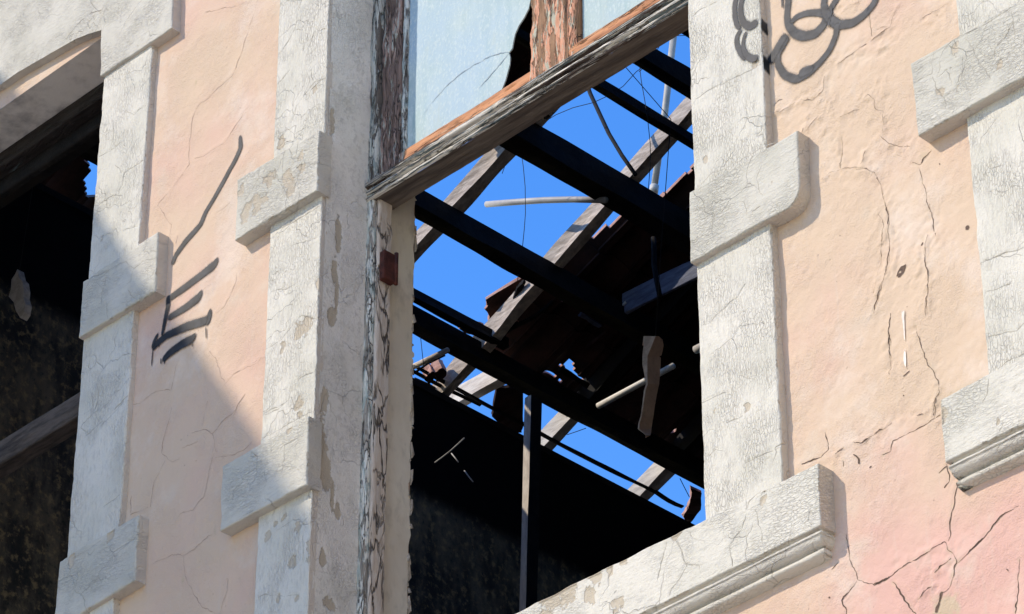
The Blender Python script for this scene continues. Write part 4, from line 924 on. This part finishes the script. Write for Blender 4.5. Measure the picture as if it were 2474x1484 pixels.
def partial_tile(s0, y0, jit):
    '''a broken tile: only the bits of it that still cover the roof, with real edges'''
    NS, NY, Lw, Wd = 30, 16, .42, .225
    keep = np.zeros((NS, NY), bool)
    for i in range(NS):
        for j in range(NY):
            keep[i, j] = covered((s0+Lw*(i+.5)/NS+random.gauss(0, .002), y0-Wd/2+Wd*(j+.5)/NY+random.gauss(0, .002)))
    if not keep.any(): return None
    V = {}; L = []; Fc = []; BK = []
    def vt(i, j, t):
        k = (i, j, t)
        if k not in V:
            V[k] = len(L); y = -Wd/2+Wd*j/NY
            L.append((Lw*i/NS, y, -.028*math.cos(2*math.pi*j/NY)+.014*t+.016*(1-i/NS)))
        return V[k]
    for i in range(NS):
        for j in range(NY):
            if not keep[i, j]: continue
            Fc.append((vt(i, j, 0), vt(i, j+1, 0), vt(i+1, j+1, 0), vt(i+1, j, 0))); Fc.append((vt(i, j, 1), vt(i+1, j, 1), vt(i+1, j+1, 1), vt(i, j+1, 1)))
            for (di, dj, a, b) in ((-1, 0, (i, j), (i, j+1)), (1, 0, (i+1, j+1), (i+1, j)), (0, -1, (i+1, j), (i, j)), (0, 1, (i, j+1), (i+1, j+1))):
                ii, jj = i+di, j+dj
                if 0 <= ii < NS and 0 <= jj < NY and keep[ii, jj]: continue
                if 0 <= ii < NS and 0 <= jj < NY: BK.append(len(Fc))
                Fc.append((vt(*a, 0), vt(*a, 1), vt(*b, 1), vt(*b, 0)))
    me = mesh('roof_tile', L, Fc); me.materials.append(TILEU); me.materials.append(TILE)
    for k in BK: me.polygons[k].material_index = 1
    return me
cnt = 0
for j in range(-1, 42):
    y = .42+.19*j
    for i in range(-1, 13):
        s = .02+.36*i
        if y > 7.9 or y < .4: continue
        pts_ = [(s+.42*a, y+.225*b) for a in (0, .25, .5, .75, 1) for b in (-.5, -.25, 0, .25, .5)]
        cv = [covered(q) for q in pts_]
        near = any(inside((hx, hy), [(s, y-.115), (s+.42, y-.115), (s+.42, y+.115), (s, y+.115)]) for h in HOLES for hx, hy in h)
        if not any(cv) or cnt >= 298: continue
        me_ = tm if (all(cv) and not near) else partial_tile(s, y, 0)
        if me_ is None: continue
        p = RP(s, y, .11)
        o = bpy.data.objects.new('roof_tile', me_); COL.objects.link(o); o.parent = roof
        o.location = Vector(tuple(p)) - Vector(roof.location)
        o.rotation_euler = (random.gauss(0, .008), -ANG+random.gauss(0, .006), random.gauss(0, .006)); cnt += 1
print('TILES', cnt)
# unseen boarding added up the slope to keep sunlight out of the room
a, b, c_, d4 = RP(3.55, .36, .10), RP(3.55, 8.1, .10), RP(5.4, 8.1, .10), RP(5.4, .36, .10)
V = [a, b, c_, d4] + [q+NR*.02 for q in (a, b, c_, d4)]
link('light_stop_boarding', mesh('light_stop_boarding', V, [(0, 1, 2, 3), (7, 6, 5, 4), (0, 4, 5, 1), (1, 5, 6, 2), (2, 6, 7, 3), (3, 7, 4, 0)]), SOOTW, roof)
V = [RP(5.4, .36, .10), RP(5.4, 8.1, .10), np.array([4.6, 8.1, 10.9]), np.array([4.6, .36, 10.9])]
V = V + [q+np.array([0, 0, .02]) for q in V]
link('light_stop_boarding', mesh('light_stop_boarding', V, [(0, 1, 2, 3), (7, 6, 5, 4), (0, 4, 5, 1), (1, 5, 6, 2), (2, 6, 7, 3), (3, 7, 4, 0)]), SOOTW, roof)

# loose broken tiles and debris, each a thing of its own
def shard(name, f, pts, off, th, mat, label, cat, group=None, curve=0.0):
    P = [rplane(*f(*p), off) for p in pts]; c = sum(P)/len(P); n = len(P)
    Pb = []
    for p in P:
        s, y = rloc(p); P_ = p
        Pb.append(P_)
    V = [p for p in Pb] + [p+NR*th for p in Pb]
    me = mesh(name, V, [tuple(range(n)), tuple(range(2*n-1, n-1, -1))] + [(i, n+i, n+(i+1) % n, (i+1) % n) for i in range(n)])
    bm = bmesh.new(); bm.from_mesh(me); bmesh.ops.recalc_face_normals(bm, faces=bm.faces)
    bmesh.ops.subdivide_edges(bm, edges=bm.edges[:], cuts=2, use_grid_fill=False); bmesh.ops.triangulate(bm, faces=bm.faces[:])
    for v in bm.verts:
        q = Vector([random.gauss(0, .0016) for _ in range(3)]); v.co += q
    bm.to_mesh(me); bm.free()
    o = link(name, me, mat)
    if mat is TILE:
        me.materials.append(TILEU)  # underside faces take the darker terracotta
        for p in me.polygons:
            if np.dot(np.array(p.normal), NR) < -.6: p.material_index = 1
    return tag(o, label, cat, group)
shard('broken_roof_tile', M2, [(998, 672), (1255, 515), (1285, 530), (1160, 790), (1060, 830), (1012, 824), (1020, 790), (990, 745), (1005, 715)], .10, .018, TILE, 'large broken terracotta tile jutting into the open sky beside the grey rafter', 'roof tile', 'broken tiles around the roof gap')
shard('broken_roof_tile', M2, [(805, 880), (925, 835), (985, 855), (960, 900), (880, 915)], .06, .02, TILE, 'small lit tile fragment on the lower dark purlin left of the jutting tile', 'roof tile', 'broken tiles around the roof gap')
shard('broken_roof_tile', M2, [(1015, 1000), (1120, 890), (1215, 818), (1225, 830), (1140, 915), (1045, 1002)], .02, .016, TILE, 'narrow orange sliver of tile hanging under the covered roof', 'roof tile', 'broken tiles around the roof gap')
shard('broken_roof_tile', M2, [(1072, 1290), (1160, 1280), (1255, 1330), (1252, 1560), (1240, 1600), (1150, 1590), (1100, 1550), (1040, 1480), (1050, 1400)], .03, .018, TILEU, 'dark red tile hanging beside the top of the upright post', 'roof tile', 'broken tiles around the roof gap')
shard('broken_roof_tile', M3, [(2425, 605), (2500, 640), (2490, 760), (2405, 858), (2365, 805), (2400, 745), (2420, 690)], .08, .02, TILE, 'curved tile remnant in the lower right corner of the gap above the sill', 'roof tile', 'broken tiles around the roof gap')
shard('brick_fragment', M2, [(565, 1220), (620, 1172), (645, 1185), (640, 1215), (600, 1262)], -.02, .06, TILE, 'left reddish brick fragment on top of the eaves wall', 'brick', 'brick fragments on the eaves wall')
shard('brick_fragment', M2, [(640, 1180), (690, 1148), (722, 1165), (720, 1200), (670, 1250), (650, 1240)], -.02, .07, TILE, 'right reddish brick fragment against the short rafter foot', 'brick', 'brick fragments on the eaves wall')
shard('plaster_fragment', M2, [(1940, 715), (1970, 690), (1988, 720), (2075, 680), (2075, 690), (1985, 748)], -.02, .012, LATHP, 'cream plaster crumb on the edge of the blue-grey board', 'plaster', 'plaster crumbs in the roof')
shard('plaster_fragment', M2, [(2150, 645), (2178, 625), (2180, 640), (2155, 655)], -.02, .012, LATHP, 'tiny cream plaster crumb further up the blue-grey board', 'plaster', 'plaster crumbs in the roof')
shard('plaster_fragment', M2, [(1668, 1262), (1695, 1235), (1702, 1245), (1685, 1278)], .02, .02, LATHP, 'white crumb at the tip of the fish-shaped roof hole', 'plaster', 'plaster crumbs in the roof')
shard('roof_lath', M2, [(895, 918), (960, 900), (1060, 850), (1180, 798), (1195, 812), (1090, 868), (980, 920)], .02, .018, mat_simple('pinkish_lath', (.42, .30, .26), (.3, .2, .17), 14), 'pinkish splintered lath crossing below the jutting tile', 'lath')
for i_, (pt_, off_, th_, m_, lb_) in enumerate((
  ([(1215, 590), (1262, 540), (1275, 548), (1140, 830), (1120, 826)], .03, .012, SOOTW, 'dark splintered lath lying along the grey rafter foot'),
  ([(1040, 905), (1150, 880), (1330, 790), (1460, 690), (1465, 700), (1335, 808), (1160, 895), (1045, 920)], -.01, .014, SOOTW, 'long dark lath slanting below the jutting tile'),
  ([(1640, 790), (1665, 765), (1800, 855), (1785, 870)], -.03, .012, None, 'dull blue scrap of board under the middle of the tiles'),
  ([(1500, 1170), (1530, 1150), (1720, 1262), (1700, 1290)], -.02, .014, SOOTW, 'dark broken board beneath the fish-shaped hole'),
  ([(1690, 1010), (1830, 900), (1840, 910), (1705, 1025)], -.02, .012, TILEU, 'dark slipped tile edge in the middle of the roof'),
  ([(2190, 1240), (2290, 1190), (2300, 1200), (2215, 1262)], -.03, .014, TILEU, 'reddish tile splinter under the end of the sunlit tube'))):
    shard('roof_lath', M2, pt_, off_, th_, m_ or mat_simple('dull_blue_board', (.10, .12, .18), (.05, .06, .09), 9), lb_, 'lath', 'splintered laths in the roof')
for i_, (a_, b_, lb_) in enumerate((((1010, 1062), (1240, 935), 'upper dark stick behind the eaves gap'), ((1000, 1075), (1110, 1128), 'dark stick end crossing the pale sky patch at lower left'))):
    pA_ = rplane(*M2(a_[0]-540, a_[1]-10), -.02) if False else rplane(*DD(996+i_*6, 905+i_*10), .0); pB_ = rplane(*DD(1075, 858+i_*95), .0)
    tag(tube('stick', [pA_, (pA_+pB_)/2+NR*.01, pB_], .006, WIRE, None, 6), lb_, 'stick', 'dark sticks at the eaves')
# grey board behind, crossing the dark roof underside
A = rplane(*M2(1985, 745), -.06); B = on(*M2(2390, 545), 1, A[1])
beam_b = beam('roof_board', A-(B-A)*.1, B+(B-A)*.4, np.array([0, 1., 0]), np.array([0, 0, 1.]), .02, .095, mat_simple('blue_grey_board', (.17, .19, .25), (.09, .10, .14), 9, (1, 3, 5)), None, 61)
tag(beam_b, 'blue-grey weathered board under the dark tiles at right', 'board')
# post
YP = 3.38; pA = on(1268, 962, 1, YP); pB = on(1253, 1560, 1, YP)
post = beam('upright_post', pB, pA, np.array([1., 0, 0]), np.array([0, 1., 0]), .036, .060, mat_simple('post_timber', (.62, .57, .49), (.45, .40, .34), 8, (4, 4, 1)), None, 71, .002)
post.data.materials.append(SOOTW)  # all faces but the front get near-black timber, their shade painted in
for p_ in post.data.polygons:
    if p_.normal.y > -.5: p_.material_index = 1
tag(post, 'slender upright timber post, dark sides painted as shade, standing inside the dark room', 'post')
# hanging plaster-coated plank
lev = [(925, 2092, 2175, 2197), (950, 2088, 2165, 2224), (990, 2092, 2150, 2231), (1030, 2086, 2132, 2224), (1060, 2083, 2120, 2216), (1064, 2083, 2119, 2196), (1076, 2083, 2118, 2212), (1120, 2082, 2118, 2210), (1200, 2098, 2118, 2205), (1260, 2108, 2120, 2200), (1300, 2094, 2106, 2190), (1400, 2082, 2090, 2172), (1484, 2070, 2078, 2160), (1530, 2056, 2064, 2152), (1571, 2050, 2062, 2146), (1600, 2088, 2092, 2143), (1616, 2118, 2122, 2140)]
V = []; YH = 1.6
for y, l, m, r in lev:
    pm = on(*M2(m, y), 1, YH); pl_ = on(*M2(l, y), 1, YH); pr_ = on(*M2(r, y), 0, pm[0]); V += [pl_, pm, pr_, pr_+np.array([pl_[0]-pm[0]-.02, 0, 0])]
n = len(lev); Fr = []; 
hang = empty('hanging_plank', V[0], 'torn plank with plaster crust dangling inside the right part of the opening', 'plank')
link('plaster_crust', mesh('plaster_crust', V, [(4*i, 4*i+4, 4*i+5, 4*i+1) for i in range(n-1)]), LATHP, hang)
link('board', mesh('board', V, [(4*i+1, 4*i+5, 4*i+6, 4*i+2) for i in range(n-1)] + [(4*i+2, 4*i+6, 4*i+7, 4*i+3) for i in range(n-1)] + [(4*i+3, 4*i+7, 4*i+4, 4*i) for i in range(n-1)] + [(0, 1, 2, 3), (4*n-1, 4*n-2, 4*n-3, 4*n-4)]), LATH, hang)
tube('wire', [V[1], V[1]+np.array([.01, .02, .3]), V[1]+np.array([.0, .1, .9]), RP(1.9, 1.9, 0)], .0015, WIRE, hang, 5)
# fragment in the left window
pt = fac(L2, [(120, 460), (135, 520), (155, 540), (165, 600), (160, 650), (175, 700), (165, 760), (140, 798), (110, 750), (95, 690), (60, 650), (75, 600), (80, 530), (105, 495)], -.9)
pf = prism_y('hanging_plaster', pt, .9, .03, LATHP, None); tag(pf, 'ragged pale plaster scrap hanging in the leftmost dark opening', 'plaster')
tube('wire', [(pt[0][0], .91, pt[0][1]), (pt[0][0]+.02, .95, pt[0][1]+.8)], .0012, WIRE, None, 5); tag(bpy.context.scene.collection.objects[-1], 'thin wire holding the plaster scrap in the leftmost opening', 'wire')

# conduits, poles and wires
def pipe(name, px, r, mat, label, cat, plane=('y', 3.3), seg=12, dims=None):
    grp = {'wire': 'thin wires dangling in the room and roof gap', 'cable': 'black cables under the roof', 'pipe': 'pale conduits under the roof'}.get(cat)
    P = []
    for p in px:
        if plane[0] == 'y': P.append(on(*p, 1, plane[1]))
        else: P.append(rplane(*p, plane[1]))
    return tag(tube(name, P, r, mat, None, seg), label, cat, grp)
ph = pipe('conduit', [M1(1000, 1422), M1(1200, 1406), M1(1400, 1393), M1(1600, 1388), M1(1830, 1392)], .0135, PVC, 'pale plastic conduit sticking out horizontally across the blue sky', 'pipe', ('y', 3.4))
pp = pipe('pole', [M1(2322, 60), M1(2240, 780), M1(2160, 1340)], .016, PVC, 'grey metal pole leaning behind the rafters at the upper right', 'pole', ('y', 4.6))
P1 = on(*M1(2168, 1290), 1, 4.6); P2 = on(*M1(2160, 1345), 1, 4.6)
tube('pole_collar', [P1, P2], .021, PVC, pp)
tb0 = on(*M2(1775, 1412), 1, 3.80); tb1 = on(*M2(2300, 1132), 1, 3.80)
tag(tube('conduit', [tb0, tb0*.5+tb1*.5, tb1], .013, mat_simple('white_conduit', (.80, .77, .66), (.72, .68, .58), 6, bd=.0004), None, 12), 'sunlit white tube crossing behind the dangling plank', 'pipe', 'pale conduits under the roof')
tb0 = on(*R2(188, 1022), 1, 3.9); tb1 = on(*R2(300, 965), 1, 3.9)
tag(tube('conduit', [tb0, tb1], .018, PVC, None, 10), 'end of a lit tube peeping out beside the right jamb strip', 'pipe', 'pale conduits under the roof')
pipe('cable', [M1(1690, 560), M1(1720, 650), M1(1780, 780), M1(1850, 930), M1(1940, 1080), M1(2035, 1215)], .009, WIRE, 'thick black bent cable hanging between purlin and rafter', 'cable', ('y', 3.30), 8)
pipe('cable', [M2(2160, 240), M2(2165, 330), M2(2165, 430), M2(2180, 530), M2(2205, 650)], .010, SOOTW, 'black flexible conduit dangling before the covered roof', 'cable', ('y', 3.0), 8)
pipe('lath', [M2(470, 1148), M2(730, 1022)], .012, GREYW, 'round grey stick spanning the gap beside the inner reveal', 'stick', ('y', 3.3), 8)
WR = [([M1(1240, 1060), M1(1255, 1160), M1(1268, 1300), M1(1270, 1484), M2(1262, 180), M2(1250, 300)], 'hair-thin wire hanging straight down past the horizontal conduit'),
 ([M2(1220, 495), M2(1214, 545)], 'short wire end above the jutting broken tile'),
 ([M1(2065, 470), M1(2075, 560), M1(2100, 700), M1(2120, 830), M1(2138, 1000), M1(2140, 1120), M1(2125, 1320)], 'thin wire dropping beside the leaning grey pole'),
 ([M1(1400, 850), M1(1480, 800), M1(1600, 750), M1(1740, 715), M1(1860, 660), M1(1950, 600), M1(2040, 500), M1(2110, 450)], 'thin wire sweeping up under the rail towards the pole'),
 ([M1(2170, 300), M1(2230, 270), M1(2320, 250), M1(2410, 246)], 'short thin wire meeting the right jamb near the rail'),
 ([M1(2252, 210), M1(2215, 300), M1(2130, 440), M1(2060, 500)], 'thin wire slanting down from the rail in the upper right gap'),
 ([M1(1220, 1055), M1(1170, 1090), M1(1140, 1110), M1(1125, 1160), M1(1108, 1208)], 'curly loose wire end below the rail near the left rafter'),
 ([M1(1990, 390), M1(2020, 430), M1(2050, 455), M1(2075, 450), M1(2085, 480)], 'small twisted wire knot under the upper purlin'),
 ([M2(540, 925), M2(552, 1040), M2(566, 1170)], 'thin wire in the lower left patch of pale sky'),
 ([M3(1560, 235), M3(1620, 215), M3(1690, 190)], 'thin wire crossing the lower sky gap beside the pale rafter'),
 ([M3(2345, 540), M3(2375, 600), M3(2410, 668)], 'thin wire in the last sky gap above the sill')]
for px, lb in WR: pipe('wire', px, .0016, WIRE, lb, 'wire', ('y', 3.2), 5)
pipe('wire', [M3(640, 428), M3(690, 392), M3(745, 350), M3(800, 300), M3(845, 258)], .003, WIREL, 'pale curved wire glinting in the dark left of the post', 'wire', ('y', 2.9), 6)
pipe('wire', [M3(755, 365), M3(780, 395), M3(803, 425)], .0025, WIREL, 'upper short pinkish glint of wire in the dark left of the post', 'wire', ('y', 2.9), 6)
pipe('wire', [M3(845, 485), M3(875, 525), M3(905, 562)], .0025, WIREL, 'lower short pinkish glint of wire in the dark left of the post', 'wire', ('y', 2.9), 6)
